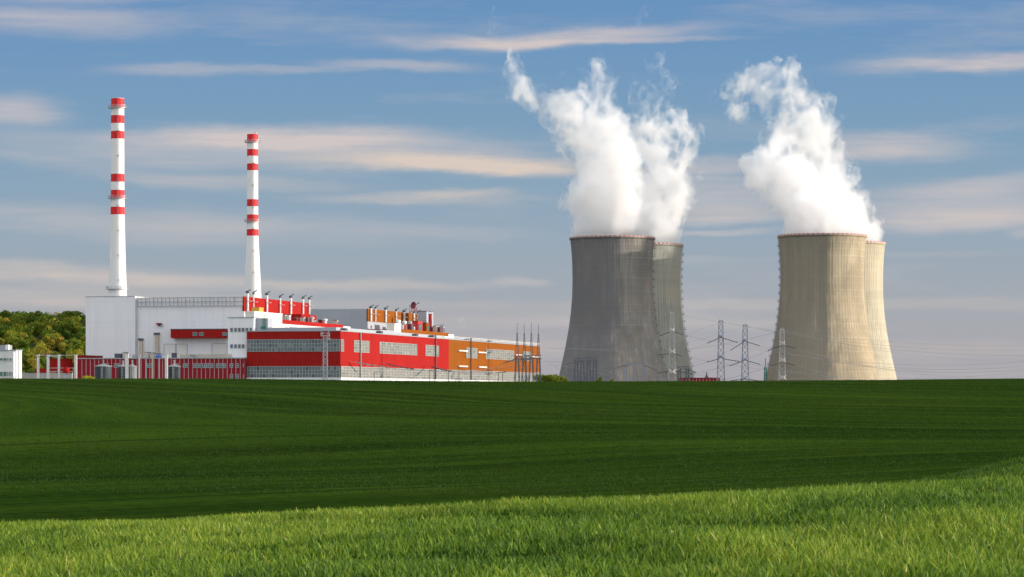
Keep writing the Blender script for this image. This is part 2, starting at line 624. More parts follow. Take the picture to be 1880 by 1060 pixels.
def build_field():
    ys = np.concatenate([np.linspace(-400, -20, 14), np.linspace(-10, 10, 8), np.arange(11, 60, .8), np.arange(60, 150, 2.0), np.arange(150, 520, 2.5), np.linspace(530, 950, 24)])
    half = np.concatenate([np.arange(0, 14, .7), np.arange(14, 60, 3), np.arange(60, 150, 8), np.linspace(160, 700, 14)])
    xs = np.concatenate([-half[:0:-1], half])
    XX, YY = np.meshgrid(xs, ys)
    ZZ = field_z(XX, YY)
    edge = sm((np.abs(XX) - 420) / 270)
    ZZ = ZZ * (1 - edge) - .4 * edge
    ZZ = np.where(YY <= -399, -.4, ZZ)
    ZZ = np.where(YY >= 949, -.4, ZZ)
    v = np.stack([XX, YY, ZZ], -1).reshape(-1, 3)
    nx, ny = len(xs), len(ys)
    i = (np.arange(ny - 1)[:, None] * nx + np.arange(nx - 1)[None]).ravel()
    f = np.stack([i, i + 1, i + nx + 1, i + nx], 1)
    m = bpy.data.materials.new('young_wheat_ground')
    m.use_nodes = True
    N, L = m.node_tree.nodes, m.node_tree.links
    b = N['Principled BSDF']
    b.inputs['Roughness'].default_value = 1
    b.inputs['Specular IOR Level'].default_value = 0
    tc = N.new('ShaderNodeTexCoord')

    def nz(scale, stretch, det=5, rot=0.0, rough=.6):
        mp = N.new('ShaderNodeMapping')
        mp.inputs['Scale'].default_value = stretch
        mp.inputs['Rotation'].default_value = (0, 0, rot)
        L.new(tc.outputs['Object'], mp.inputs[0])
        n = N.new('ShaderNodeTexNoise')
        n.inputs['Scale'].default_value = scale
        n.inputs['Detail'].default_value = det
        n.inputs['Roughness'].default_value = rough
        L.new(mp.outputs[0], n.inputs['Vector'])
        return n.outputs['Fac']
    # drill rows and tramlines run nearly across the view; thin and thick stands between them
    ra = N.new('ShaderNodeAttribute')
    ra.attribute_name = 'row'
    rc = N.new('ShaderNodeCombineXYZ')
    sx = N.new('ShaderNodeSeparateXYZ')
    L.new(tc.outputs['Object'], sx.inputs[0])
    mrow = N.new('ShaderNodeMath'); mrow.operation = 'MULTIPLY'
    L.new(ra.outputs['Fac'], mrow.inputs[0]); mrow.inputs[1].default_value = .10
    mx0 = N.new('ShaderNodeMath'); mx0.operation = 'MULTIPLY'
    L.new(sx.outputs[0], mx0.inputs[0]); mx0.inputs[1].default_value = .012
    L.new(mrow.outputs[0], rc.inputs[0]); L.new(mx0.outputs[0], rc.inputs[1])
    rn = N.new('ShaderNodeTexNoise')
    rn.inputs['Scale'].default_value = 1; rn.inputs['Detail'].default_value = 6; rn.inputs['Roughness'].default_value = .66
    L.new(rc.outputs[0], rn.inputs['Vector'])
    a = rn.outputs['Fac']
    c = nz(1.0, (1.6, 1.8, 1), 5, R(8), .75)
    g = nz(.02, (1, 1, 1), 3)
    ad = N.new('ShaderNodeMath'); ad.operation = 'MULTIPLY_ADD'
    L.new(a, ad.inputs[0]); ad.inputs[1].default_value = .55; 
    ad2 = N.new('ShaderNodeMath'); ad2.operation = 'MULTIPLY'
    L.new(c, ad2.inputs[0]); ad2.inputs[1].default_value = .45
    L.new(ad2.outputs[0], ad.inputs[2])
    cr = N.new('ShaderNodeValToRGB')
    e = cr.color_ramp.elements
    e[0].position, e[0].color = .38, (.013, .029, .006, 1)
    e[1].position, e[1].color = .62, (.066, .122, .013, 1)
    k = e.new(.49); k.color = (.032, .066, .009, 1)
    L.new(ad.outputs[0], cr.inputs[0])
    mx = N.new('ShaderNodeMix'); mx.data_type = 'RGBA'; mx.blend_type = 'MULTIPLY'
    mx.inputs[0].default_value = .8
    cr2 = N.new('ShaderNodeValToRGB')
    cr2.color_ramp.elements[0].position, cr2.color_ramp.elements[0].color = .35, (.8, .9, .8, 1)
    cr2.color_ramp.elements[1].position, cr2.color_ramp.elements[1].color = .65, (1.25, 1.05, 1.0, 1)
    L.new(g, cr2.inputs[0])
    L.new(cr.outputs[0], mx.inputs[6]); L.new(cr2.outputs[0], mx.inputs[7])
    # wheel tracks of the sprayer: pairs of thin bare lines along the rows
    tl = N.new('ShaderNodeMath'); tl.operation = 'PINGPONG'
    L.new(ra.outputs['Fac'], tl.inputs[0]); tl.inputs[1].default_value = 17
    t2 = N.new('ShaderNodeMath'); t2.operation = 'LESS_THAN'
    L.new(tl.outputs[0], t2.inputs[0]); t2.inputs[1].default_value = .55
    t3 = N.new('ShaderNodeMath'); t3.operation = 'MULTIPLY'
    L.new(t2.outputs[0], t3.inputs[0]); t3.inputs[1].default_value = .55
    m3 = N.new('ShaderNodeMix'); m3.data_type = 'RGBA'
    L.new(t3.outputs[0], m3.inputs[0]); L.new(mx.outputs[2], m3.inputs[6]); m3.inputs[7].default_value = (.014, .026, .008, 1)
    L.new(m3.outputs[2], b.inputs['Base Color'])
    bp = N.new('ShaderNodeBump')
    bp.inputs['Strength'].default_value = .9
    bp.inputs['Distance'].default_value = .25
    L.new(nz(2.2, (1, 1, 1), 6, 0, .75), bp.inputs['Height'])
    L.new(bp.outputs[0], b.inputs['Normal'])
    rows = YY + XX * (-1.3 + 2.9 * sm((YY - 130) / 170)) + 6 * vnoise2(XX / 40 + 2, YY / 60 + 7)
    o = np_mesh('field', v, f, m, smooth=True, attr={'row': rows.ravel()})
    tag(o, 'rolling field of young green wheat, its far half in shadow', 'field', kind='structure')


build_field()

GRND = mat('plant_ground_grass', (.07, .09, .035), .9, .3, .02, bump=.3)
gmb = MB()
gmb.add([(-16000, -9000, 0), (16000, -9000, 0), (16000, 26000, 0), (-16000, 26000, 0)], [(0, 1, 2, 3)])
tag(gmb.build('ground', GRND), 'flat grassy ground around the power station reaching the horizon', 'ground', kind='structure')


def build_shade_hill():
    """unseen hill added out of frame on the right, shaped to shade the far field."""
    xs = np.linspace(92, 330, 60)
    ys = np.concatenate([np.linspace(10, 90, 64), np.linspace(94, 400, 40), np.linspace(405, 470, 14)])
    XX, YY = np.meshgrid(xs, ys)
    prof = sm((XX - 95) / 85) * (1 - sm((XX - 215) / 110))
    sl = sm((YY - SHADE_HILL_Y) / 26.0)
    h = 60 * prof * sl * (1 - sm((YY - 395) / 70))
    h = h * (1 + .06 * (vnoise2(XX / 22, YY / 22) - .5))
    ZZ = field_z(XX, YY) - .5 + h
    v = np.stack([XX, YY, ZZ], -1).reshape(-1, 3)
    nx = len(xs)
    i = (np.arange(len(ys) - 1)[:, None] * nx + np.arange(nx - 1)[None]).ravel()
    f = np.stack([i, i + 1, i + nx + 1, i + nx], 1)
    o = np_mesh('hill', v, f, mat('shade_hill_grass', (.05, .085, .02), .9, .3, .06, bump=.5), smooth=True)
    tag(o, 'unseen steep hill added beside the field to cast shade across the wheat', 'hill', kind='structure')


SHADE_HILL_Y = 23.5  # near foot of the added hill; sets where its shadow starts
build_shade_hill()


def wheat_material():
    m = bpy.data.materials.new('wheat_leaf')
    m.use_nodes = True
    N, L = m.node_tree.nodes, m.node_tree.links
    N.clear()
    out = N.new('ShaderNodeOutputMaterial')
    at = N.new('ShaderNodeAttribute')
    at.attribute_name = 'tint'
    cr = N.new('ShaderNodeValToRGB')
    e = cr.color_ramp.elements
    e[0].position, e[0].color = 0, (.045, .105, .010, 1)
    e[1].position, e[1].color = 1, (.58, .52, .16, 1)
    for p, c in ((.30, (.115, .22, .016)), (.6, (.235, .34, .026)), (.85, (.40, .45, .058))):
        k = e.new(p)
        k.color = (*c, 1)
    L.new(at.outputs['Fac'], cr.inputs[0])
    d = N.new('ShaderNodeBsdfPrincipled')
    d.inputs['Roughness'].default_value = .5
    d.inputs['Specular IOR Level'].default_value = .25
    L.new(cr.outputs[0], d.inputs['Base Color'])
    t = N.new('ShaderNodeBsdfTranslucent')
    L.new(cr.outputs[0], t.inputs[0])
    mx = N.new('ShaderNodeMixShader')
    mx.inputs[0].default_value = .3
    L.new(d.outputs[0], mx.inputs[1])
    L.new(t.outputs[0], mx.inputs[2])
    L.new(mx.outputs[0], out.inputs[0])
    return m


WHEAT = wheat_material()


def build_wheat(y0, y1, dens0, dens1, hmin, hmax, wid, seed, label, margin=3.0, tmul=1.0):
    r = np.random.default_rng(seed)
    area = (y1 - y0) * (.19 * (y0 + y1) + 2 * margin)
    n = int(area * max(dens0, dens1))
    y = r.uniform(y0, y1, n)
    x = (r.random(n) * 2 - 1) * (.19 * y1 + margin)
    keep = np.abs(x) < .19 * y + margin
    dn = dens0 + (dens1 - dens0) * (y - y0) / (y1 - y0)
    keep &= r.random(n) < dn / max(dens0, dens1)
    # drilled rows: pull stems towards lines 12.5 cm apart, and let the stand thin in places
    patch = vnoise2(x / 1.6 + 4, y / 2.4 + 8) * .6 + vnoise2(x / .5 + 40, y / .8 + 3) * .4
    keep &= r.random(n) < .08 + 1.55 * patch
    x, y, patch = x[keep], y[keep], patch[keep]
    n = len(x)
    z = field_z(x, y) - .04
    hp = .55 + .9 * patch
    h = r.uniform(hmin, hmax, n) * hp
    ang = r.uniform(0, 2 * np.pi, n)
    lean = r.uniform(.12, .62, n) * h * 1.0
    ux, uy = np.cos(ang), np.sin(ang)
    lean_x = ux * lean - .05 * h     # light breeze from the right
    lean_y = uy * lean
    wa = ang + np.pi / 2 + r.normal(0, .5, n)
    wx, wy = np.cos(wa), np.sin(wa)
    w = wid * r.uniform(.7, 1.3, n)
    ts = np.array([0, .55, 1.0])
    ws = np.array([.7, 1.0, .10])
    droop = r.uniform(0, .35, n)
    V = np.zeros((n, 6, 3), 'f')
    for k in range(3):
        t = ts[k]
        cx = x + lean_x * t ** 1.8
        cyy = y + lean_y * t ** 1.8
        cz = z + h * (t - droop * t ** 3 * .55)
        V[:, 2 * k, 0] = cx - wx * w * ws[k] / 2
        V[:, 2 * k, 1] = cyy - wy * w * ws[k] / 2
        V[:, 2 * k, 2] = cz
        V[:, 2 * k + 1, 0] = cx + wx * w * ws[k] / 2
        V[:, 2 * k + 1, 1] = cyy + wy * w * ws[k] / 2
        V[:, 2 * k + 1, 2] = cz
    base = np.arange(n)[:, None] * 6
    fs = np.array([[0, 1, 3, 2], [2, 3, 5, 4]])
    Fc = (base[:, None, :] + fs[None]).reshape(-1, 4)
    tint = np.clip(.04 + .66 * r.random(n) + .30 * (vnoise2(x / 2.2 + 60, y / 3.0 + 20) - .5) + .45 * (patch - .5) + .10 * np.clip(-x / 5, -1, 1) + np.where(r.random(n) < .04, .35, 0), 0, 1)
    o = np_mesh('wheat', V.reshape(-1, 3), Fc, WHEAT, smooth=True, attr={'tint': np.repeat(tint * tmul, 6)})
    return tag(o, label, 'wheat', kind='stuff')


build_wheat(11.5, 30, 1600, 1250, .05, .125, .0115, 21, 'dense young green wheat leaves on the sunlit knoll in front')
build_wheat(30, 52, 1050, 650, .055, .13, .0135, 22, 'wheat leaves along the far edge of the sunlit knoll')
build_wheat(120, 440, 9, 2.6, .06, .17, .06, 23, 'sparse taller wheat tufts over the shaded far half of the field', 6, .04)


# ------------------------------------------------------------------ cooling towers
def concrete_shell(name, seed, base, dark, stain, shade_side=0.0):
    m = bpy.data.materials.new(name)
    m.use_nodes = True
    N, L = m.node_tree.nodes, m.node_tree.links
    b = N['Principled BSDF']
    b.inputs['Roughness'].default_value = .9
    b.inputs['Specular IOR Level'].default_value = .15
    tc = N.new('ShaderNodeTexCoord')
    sp = N.new('ShaderNodeSeparateXYZ')
    L.new(tc.outputs['Object'], sp.inputs[0])

    def noise(sc, det=6, rough=.6, loc=(0, 0, 0)):
        mp = N.new('ShaderNodeMapping')
        mp.inputs['Scale'].default_value = sc
        mp.inputs['Location'].default_value = (loc[0] + seed * 3.1, loc[1] + seed * 7.7, loc[2])
        L.new(tc.outputs['Object'], mp.inputs[0])
        n = N.new('ShaderNodeTexNoise')
        n.inputs['Scale'].default_value = 1
        n.inputs['Detail'].default_value = det
        n.inputs['Roughness'].default_value = rough
        L.new(mp.outputs[0], n.inputs['Vector'])
        return n.outputs['Fac']

    def M(op, a, b2=None, c=None):
        n = N.new('ShaderNodeMath')
        n.operation = op
        for i, v in enumerate((a, b2, c)):
            if v is None:
                continue
            if isinstance(v, (int, float)):
                n.inputs[i].default_value = v
            else:
                L.new(v, n.inputs[i])
        return n.outputs[0]

    def ramp(f, p0, p1, v0, v1):
        r = N.new('ShaderNodeMapRange')
        L.new(f, r.inputs[0])
        for i, v in enumerate((p0, p1, v0, v1)):
            r.inputs[i + 1].default_value = v
        return r.outputs[0]

    def mix(f, a, bb, mode='MIX'):
        x = N.new('ShaderNodeMix')
        x.data_type = 'RGBA'
        x.blend_type = mode
        L.new(f, x.inputs[0]) if not isinstance(f, float) else setattr(x.inputs[0], 'default_value', f)
        for s, v in ((x.inputs[6], a), (x.inputs[7], bb)):
            if isinstance(v, tuple):
                s.default_value = (*v, 1)
            else:
                L.new(v, s)
        return x.outputs[2]
    runs = noise((.16, .16, .010), 7, .65)            # long rain runs
    thin = noise((.75, .75, .016), 6, .7, (5, 1, 0))
    blot = noise((.030, .030, .022), 6, .62, (2, 9, 1))  # large damp blotches
    lifts = noise((.0, .0, .62), 3, .6, (0, 0, 4))      # casting lifts
    col = mix(ramp(runs, .38, .62, 0, .9), base, dark)
    col = mix(M('MULTIPLY', ramp(blot, .44, .60, 0, .85), stain), col, tuple(c * .42 for c in base))
    col = mix(ramp(thin, .46, .64, 0, .62), col, tuple(c * .48 for c in base))
    warm = ramp(noise((.022, .022, .03), 4, .5, (7, 3, 2)), .5, .7, 0, .5)
    col = mix(warm, col, (base[0] * .95, base[1] * .80, base[2] * .62))
    # dark band of soot and damp below the rim
    topd = M('MULTIPLY', ramp(sp.outputs[2], 104, 124, 0, 1.0), ramp(M('ADD', thin, M('MULTIPLY', runs, .6)), .55, 1.0, .15, 1))
    col = mix(M('MULTIPLY', topd, .65 * stain), col, tuple(c * .25 for c in base))
    # pale horizontal construction joints
    pp = M('PINGPONG', sp.outputs[2], 2.4)
    j = M('LESS_THAN', pp, .16)
    col = mix(M('MULTIPLY', j, ramp(lifts, .4, .7, .1, .5)), col, tuple(min(.8, c * 1.25) for c in base))
    # dark vertical grooves in line with the wind ribs
    ang = M('ARCTAN2', sp.outputs[1], sp.outputs[0])
    rr = M('PINGPONG', ang, math.pi / 84)
    groove = M('LESS_THAN', rr, math.pi / 84 * .20)
    col = mix(M('MULTIPLY', groove, ramp(runs, .3, .7, .25, .6)), col, tuple(c * .45 for c in base))
    tone = ramp(noise((.004, .004, .11), 4, .6, (1, 2, 3)), .35, .65, 0, .42)
    col = mix(tone, col, tuple(c * .55 for c in base))
    # shade of the unlit side painted into the colour, its edge broken by stains
    if shade_side:
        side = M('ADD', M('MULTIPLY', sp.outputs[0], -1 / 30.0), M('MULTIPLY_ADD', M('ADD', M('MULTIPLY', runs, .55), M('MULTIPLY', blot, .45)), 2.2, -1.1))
        col = mix(M('MULTIPLY', ramp(side, -.26, .0, 0, .72), shade_side), col, tuple(c * f for c, f in zip(base, (.36, .39, .46))))
    L.new(col, b.inputs['Base Color'])
    bp = N.new('ShaderNodeBump')
    bp.inputs['Strength'].default_value = .5
    bp.inputs['Distance'].default_value = .4
    L.new(noise((.8, .8, .5), 5), bp.inputs['Height'])
    L.new(bp.outputs[0], b.inputs['Normal'])
    return m


TZ = np.array([0, 10, 22.7, 36, 50, 63, 75, 86, 95, 105, 116, 125.0])
TR = np.array([45.2, 42.2, 38.8, 35.8, 32.9, 30.7, 29.3, 28.55, 28.35, 28.5, 29.1, 29.95])


def tower_r(z):
    return pchip(TZ, TR, np.clip(z, 0, 125))


RIMW = mat('white_rim_paint', (.58, .55, .52), .6, .06, .4)
RIMR = mat('red_rim_paint', (.42, .045, .04), .6, .08, .4)


def cooling_tower(px, Y, label, m, ladders=(), sc=(1, 1)):
    loc = ((px - 940) / F * Y, Y, 0)
    t = thing('cooling_tower', label, 'cooling tower', loc, 0, 'cooling towers of the power station')
    t.scale = (sc[0], sc[0], sc[1])
    nr, nz = 84, 90
    na = nr * 4
    zz = np.linspace(0, 125, nz)
    rad = tower_r(zz)
    a = np.arange(na) * 2 * np.pi / na
    rib = np.where(np.arange(na) % 4 == 0, .10, 0.0)
    ro = rad[:, None] + rib[None]
    vo = np.stack([ro * np.cos(a), ro * np.sin(a), np.repeat(zz[:, None], na, 1)], -1).reshape(-1, 3)
    ri = rad[:, None] - .9 + 0 * rib[None]
    vi = np.stack([ri * np.cos(a), ri * np.sin(a), np.repeat(zz[:, None], na, 1)], -1).reshape(-1, 3)
    i = np.arange(nz - 1)[:, None] * na
    k = np.arange(na)[None]
    k2 = (k + 1) % na
    fo = np.stack([i + k, i + k2, i + na + k2, i + na + k], -1).reshape(-1, 4)
    n0 = nz * na
    fi = fo[:, ::-1] + n0
    kt = (nz - 1) * na + np.arange(na)
    kt2 = (nz - 1) * na + (np.arange(na) + 1) % na
    ft = np.stack([kt, kt2, kt2 + n0, kt + n0], -1)
    np_mesh('shell', np.concatenate([vo, vi]), np.concatenate([fo, fi, ft]), m, t)
    # stiffening collar and the red and white marked railing on it
    c = MB()
    c.lathe([(29.2, 123.2), (30.5, 124.2), (30.75, 125.05), (28.95, 125.1)], 96, cap=False)
    c.build('collar', m, t)
    rl = MB()
    ns = 112
    for s in range(ns):
        a0, a1 = 2 * math.pi * (s + .04) / ns, 2 * math.pi * (s + .96) / ns
        r0, r1 = 30.45, 30.62
        z0, z1 = 125.1, 125.95
        vs = [(r * math.cos(x), r * math.sin(x), z) for z in (z0, z1) for r, x in ((r0, a0), (r1, a0), (r1, a1), (r0, a1))]
        rl.add(vs, [(3, 2, 1, 0), (4, 5, 6, 7), (0, 1, 5, 4), (1, 2, 6, 5), (2, 3, 7, 6), (3, 0, 4, 7)], s % 2)
    rl.build('railing', [RIMR, RIMW], t)
    for ad in ladders:
        ca, sa = math.cos(R(ad)), math.sin(R(ad))
        ld = MB()
        pts = [((tower_r(z) + .75) * ca, (tower_r(z) + .75) * sa, z) for z in np.linspace(2, 124, 40)]
        pts = [tuple(float(q) for q in p) for p in pts]
        for off in (-.4, .4):
            for p, q in zip(pts[:-1], pts[1:]):
                ld.beam((p[0] - sa * off, p[1] + ca * off, p[2]), (q[0] - sa * off, q[1] + ca * off, q[2]), .16)
        for z in np.arange(6, 122, 5.6):
            r = float(tower_r(z)) + .1
            for dz in (0, 1.1):
                ld.beam((r * ca - sa * .9, r * sa + ca * .9, z + dz), ((r + 1.7) * ca - sa * .9, (r + 1.7) * sa + ca * .9, z + dz), .2)
                ld.beam((r * ca + sa * .9, r * sa - ca * .9, z + dz), ((r + 1.7) * ca + sa * .9, (r + 1.7) * sa - ca * .9, z + dz), .2)
                ld.beam(((r + 1.6) * ca - sa * .9, (r + 1.6) * sa + ca * .9, z + dz), ((r + 1.6) * ca + sa * .9, (r + 1.6) * sa - ca * .9, z + dz), .3)
            ld.beam(((r + .9) * ca - sa * .9, (r + .9) * sa + ca * .9, z), ((r + .9) * ca + sa * .9, (r + .9) * sa - ca * .9, z), .5)
        ld.build('ladder', DGREY, t)
    return t


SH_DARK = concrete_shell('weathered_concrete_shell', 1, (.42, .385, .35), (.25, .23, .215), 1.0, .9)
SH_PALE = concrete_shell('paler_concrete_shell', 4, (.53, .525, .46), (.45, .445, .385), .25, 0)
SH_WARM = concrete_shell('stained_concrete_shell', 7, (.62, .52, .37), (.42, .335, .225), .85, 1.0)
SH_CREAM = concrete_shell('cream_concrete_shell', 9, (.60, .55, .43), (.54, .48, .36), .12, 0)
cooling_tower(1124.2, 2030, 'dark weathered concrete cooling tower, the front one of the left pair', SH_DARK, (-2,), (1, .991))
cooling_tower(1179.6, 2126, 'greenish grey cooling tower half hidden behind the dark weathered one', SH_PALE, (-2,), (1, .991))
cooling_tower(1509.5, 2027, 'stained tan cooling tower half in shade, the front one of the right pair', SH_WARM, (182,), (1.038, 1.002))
cooling_tower(1548.3, 2122, 'smooth cream sunlit cooling tower peeking out behind the stained tan one', SH_CREAM, (), (1.03, 1.0))


# ------------------------------------------------------------------ chimneys
def chimney(px, Y, label, rows, radii, galleries, top):
    """rows: photo rows of the band edges from the top down; radii: (photo row, half width in photo px)."""
    loc = ((px - 940) / F * Y, Y, 0)
    zf = lambda py: EYE + (HOR - py) / F * Y
    t = thing('chimney', label, 'chimney', loc, 0, 'tall banded chimneys')
    rz = sorted((zf(py), w / F * Y) for py, w in radii)
    zs, rs = np.array([q[0] for q in rz]), np.array([q[1] for q in rz])
    rad = lambda z: float(np.interp(z, zs, rs))
    edges = sorted({0.0, *[zf(y) for y in rows], *[q for q in zs if q > 0], *np.linspace(1, zf(rows[-1]), 12)})
    reds = [(zf(rows[i + 1]), zf(rows[i])) for i in range(0, len(rows), 2)]
    prof, mis = [], []
    for i, z in enumerate(edges):
        prof.append((rad(z), z))
        if i:
            mid = (edges[i - 1] + z) / 2
            mis.append(1 if any(a < mid < b for a, b in reds) else 0)
    prof.append((prof[-1][0] - .5, prof[-1][1]))
    mis.append(1)
    prof.append((prof[-1][0], prof[-1][1] - 6))
    mis.append(1)
    s = MB()
    s.lathe(prof, 48, mis=mis, cap=False)
    s.build('shaft', [CHW, CHR], t, smooth=False)
    for py in galleries:
        z = zf(py)
        r = rad(z)
        g = MB()
        g.lathe([(r - .05, z - .25), (r + 1.25, z - .2), (r + 1.25, z + .05), (r - .05, z + .06)], 32, cap=False)
        for zz in (.55, 1.1):
            g.lathe([(r + 1.15, z + zz), (r + 1.25, z + zz), (r + 1.25, z + zz + .12), (r + 1.15, z + zz + .12)], 32, cap=False)
        for k in range(16):
            a = 2 * math.pi * k / 16
            g.beam(((r + 1.2) * math.cos(a), (r + 1.2) * math.sin(a), z), ((r + 1.2) * math.cos(a), (r + 1.2) * math.sin(a), z + 1.2), .12)
        g.build('gallery', STEEL, t)
    # caged ladder with rest platforms on the side towards the field
    ld = MB()
    a = R(-78)
    ca, sa = math.cos(a), math.sin(a)
    zl = np.linspace(2, zf(rows[0]) - 1, 30)
    for off in (-.25, .25):
        for z0, z1 in zip(zl[:-1], zl[1:]):
            p = lambda z: ((rad(z) + .25) * ca - sa * off, (rad(z) + .25) * sa + ca * off, z)
            ld.beam(p(z0), p(z1), .07)
    for z in np.arange(8, zf(rows[0]) - 8, 11.5):
        r = rad(z) + .1
        ld.box(r * ca - .5, r * ca + .7, r * sa - 1.0, r * sa + .1, z, z + .14)
        ld.beam((r * ca - .5, r * sa - 1.0, z), (r * ca + .7, r * sa - 1.0, z + .9), .10)
    ld.build('ladder', STEEL, t)
    if top:
        b = MB()
        r = prof[-2][0]
        b.box(r - 1.3, r - .2, -.6, .6, zf(rows[0]), zf(rows[0]) + 1.3)
        b.build('lamp_box', WHITE2, t)
    return t


chimney(215.8, 1315, 'taller red and white banded chimney behind the white hall', [181.5, 197.5, 212.5, 227, 241.5, 255.5, 320, 334.5, 349.5, 364, 380.5, 394.5],
        [(181, 12), (330, 12.2), (400, 12.9), (470, 14.4), (545, 17), (700, 22), (780, 25)], [198.5, 364.5, 531], False)
chimney(463.6, 1500, 'shorter red and white banded chimney rising behind the red vent wall', [247, 261, 274.5, 287, 301, 313.5, 366.5, 379.5, 394.5, 407, 421.5, 433.5],
        [(247, 10), (400, 10.3), (433, 10.8), (500, 14), (545, 16), (700, 21), (780, 24)], [261.5, 407.5], True)


# ------------------------------------------------------------------ reactor halls
def vent_pipe(par, B, px, ptop, pbot, wid, x=.9, cap_dark=True, rad=None):
    ly, zt = B.side(px, ptop, x)
    _, zb = B.side(px, pbot, x)
    r = rad or wid
    m = MB()
    m.lathe([(r, zb), (r, zt)], 10, (x, ly))
    for q in (.3, .62, .85):
        z = zb + (zt - zb) * q
        m.lathe([(r + .12, z), (r + .12, z + .35)], 10, (x, ly))
        m.box(0, x, ly - .12, ly + .12, z, z + .3)
    m.beam((x, ly, zb + (zt - zb) * .55), (x + 2.0, ly, zb + (zt - zb) * .55), .35)
    o = m.build('vent_pipe', STEELW, par)
    c = MB()
    c.lathe([(r * 1.1, zt - .1), (r * 1.75, zt + .25), (r * 1.75, zt + .75), (.1, zt + 1.25)], 10, (x, ly))
    c.beam((x, ly, zt + .9), (x + 1.3, ly + .8, zt + 1.7), .45)
    c.build('vent_cap', DGREY, o)


def reactor_hall_one():
    B = Block(447.5, 1250)
    t = thing('reactor_hall', 'long white panelled hall with a red vent wall at its right end', 'power station hall', B.loc, -PHI, 'reactor halls')
    xl, zt = B.front(158, 545.5)
    xm, _ = B.front(248, 545.5)
    _, ztop = B.front(447, 545)
    ly_end, _ = B.side(567, 557)
    zr, = (B.side(447.5, 571.5)[1],)
    w = MB()
    w.box(xm + .1, 0, 0, ly_end, 0, ztop - .4)
    w.box(xl, xm, -.4, 26, 0, zt)
    w.box(xm - .25, xm + .35, -.7, -.4, 0, zt + .2)
    w.build('wall', WHITE, t)
    r = MB()
    r.box(0, .25, .1, ly_end, zr, ztop + .1)
    r.box(-.6, .25, -.2, .1, zr, ztop + .1)
    r.build('vent_wall', RED, t)
    c = MB()
    c.box(0, .2, .1, ly_end, 0, zr - .05)
    c.build('lower_wall', CREAM, t)
    rf = MB()
    rf.box(xm + .6, -.3, .6, ly_end - .3, ztop - .4, ztop - .15)
    rf.box(xl - .15, xm + .2, -.55, 26.1, zt, zt + .25)
    rf.build('roof', LGREY, t)
    # open maintenance frame running along the top of the facade
    g = MB()
    x0, z0 = B.front(254, 563)
    x1, z1 = B.front(446, 546)
    n = 26
    for i in range(n + 1):
        x = x0 + (x1 - x0) * i / n
        big = i % 2 == 0
        g.box(x - (.16 if big else .09), x + (.16 if big else .09), -.95, -.75, z0, z1 + (.4 if big else .1))
        if big:
            g.box(x - .1, x + .1, -.75, 0, z0, z0 + .25)
            g.box(x - .1, x + .1, -.75, 0, z1 - .3, z1 - .05)
    for q in (0, .5, 1):
        z = z0 + (z1 - z0) * q
        g.box(x0, x1, -.97, -.8, z - .13, z + .13)
    g.build('maintenance_frame', LGREY, t)
    # red projecting bay with three small windows
    a0, bz1 = B.front(319, 606)
    a1, bz0 = B.front(419, 621)
    b = MB()
    b.box(a0, a1, -4, -.02, bz0, bz1)
    b.box(a0 - .2, a1 + .2, -4.2, -.02, bz1, bz1 + .35, 1)
    bay = b.build('projecting_bay', [RED, DGREY], t)
    for px in (358, 370, 413):
        wx, wz = B.front(px, 613.6, -4)
        win_front(bay, wx - 1.0, wx + 1.0, wz - .75, wz + .75, 2, 1, y=-4.02, bar=.15)
    # doors, ducts, lamp and ladder on the white wall
    for p0, p1, q0, q1 in ((301, 322, 632, 652), (324, 344, 632, 652), (389, 417, 631, 650)):
        d0, dz1 = B.front(p0, q0)
        d1, dz0 = B.front(p1, q1)
        d = MB()
        d.box(d0, d1, -.08, -.003, dz0, dz1)
        for e in (d0, d1):
            d.box(e - .1, e + .1, -.16, -.08, dz0, dz1, 1)
        d.box(d0, d1, -.16, -.08, dz1 - .1, dz1 + .1, 1)
        d.build('roller_door', [WHITE2, LGREY], t)
    for p0, p1, q0 in ((255, 261.5, 621.5), (284, 291.5, 611)):
        d0, dz1 = B.front(p0, q0, -1)
        d1, dz0 = B.front(p1, 655, -1)
        d = MB()
        d.box(d0, d1, -1.5, -.003, 0, dz1 - 1.0)
        d.box(d0 - .15, d1 + .15, -1.8, -.003, dz1 - 1.0, dz1, 1)
        d.box(d0 - .1, d0 + .3, -1.6, -1.5, 0, dz1 - 1, 2)
        d.build('air_duct', [BEIGE, DGREY, STEELW], t)
    lx, lz = B.front(293.5, 595.5)
    l = MB()
    l.box(lx - 1.2, lx + 1.0, -1.6, -.003, lz - .1, lz + .5)
    l.box(lx - .5, lx + .2, -1.5, -.8, lz - .9, lz - .1)
    l.box(lx + .5, lx + 1.6, -.5, -.003, lz - .9, lz + .3, 1)
    l.build('wall_lamp', [MAROON, BEIGE], t)
    l = MB()
    x = xm + 1.2
    for off in (-.35, .35):
        l.box(x + off - .06, x + off + .06, -.75, -.6, 14, ztop)
    for z in np.arange(15, ztop, 1.6):
        l.box(x - .35, x + .35, -.72, -.62, z, z + .12)
    l.build('ladder', LGREY, t)
    for px, top, bot, wd in ((454.5, 538.5, 571, .55), (465.5, 540.5, 572, .30), (490, 542, 573, .55), (514.5, 547, 576, .40), (534, 547, 577, .55), (556.5, 549, 577, .45), (568, 550, 577, .40)):
        vent_pipe(t, B, px, top, bot, wd)
    return B, t, ztop


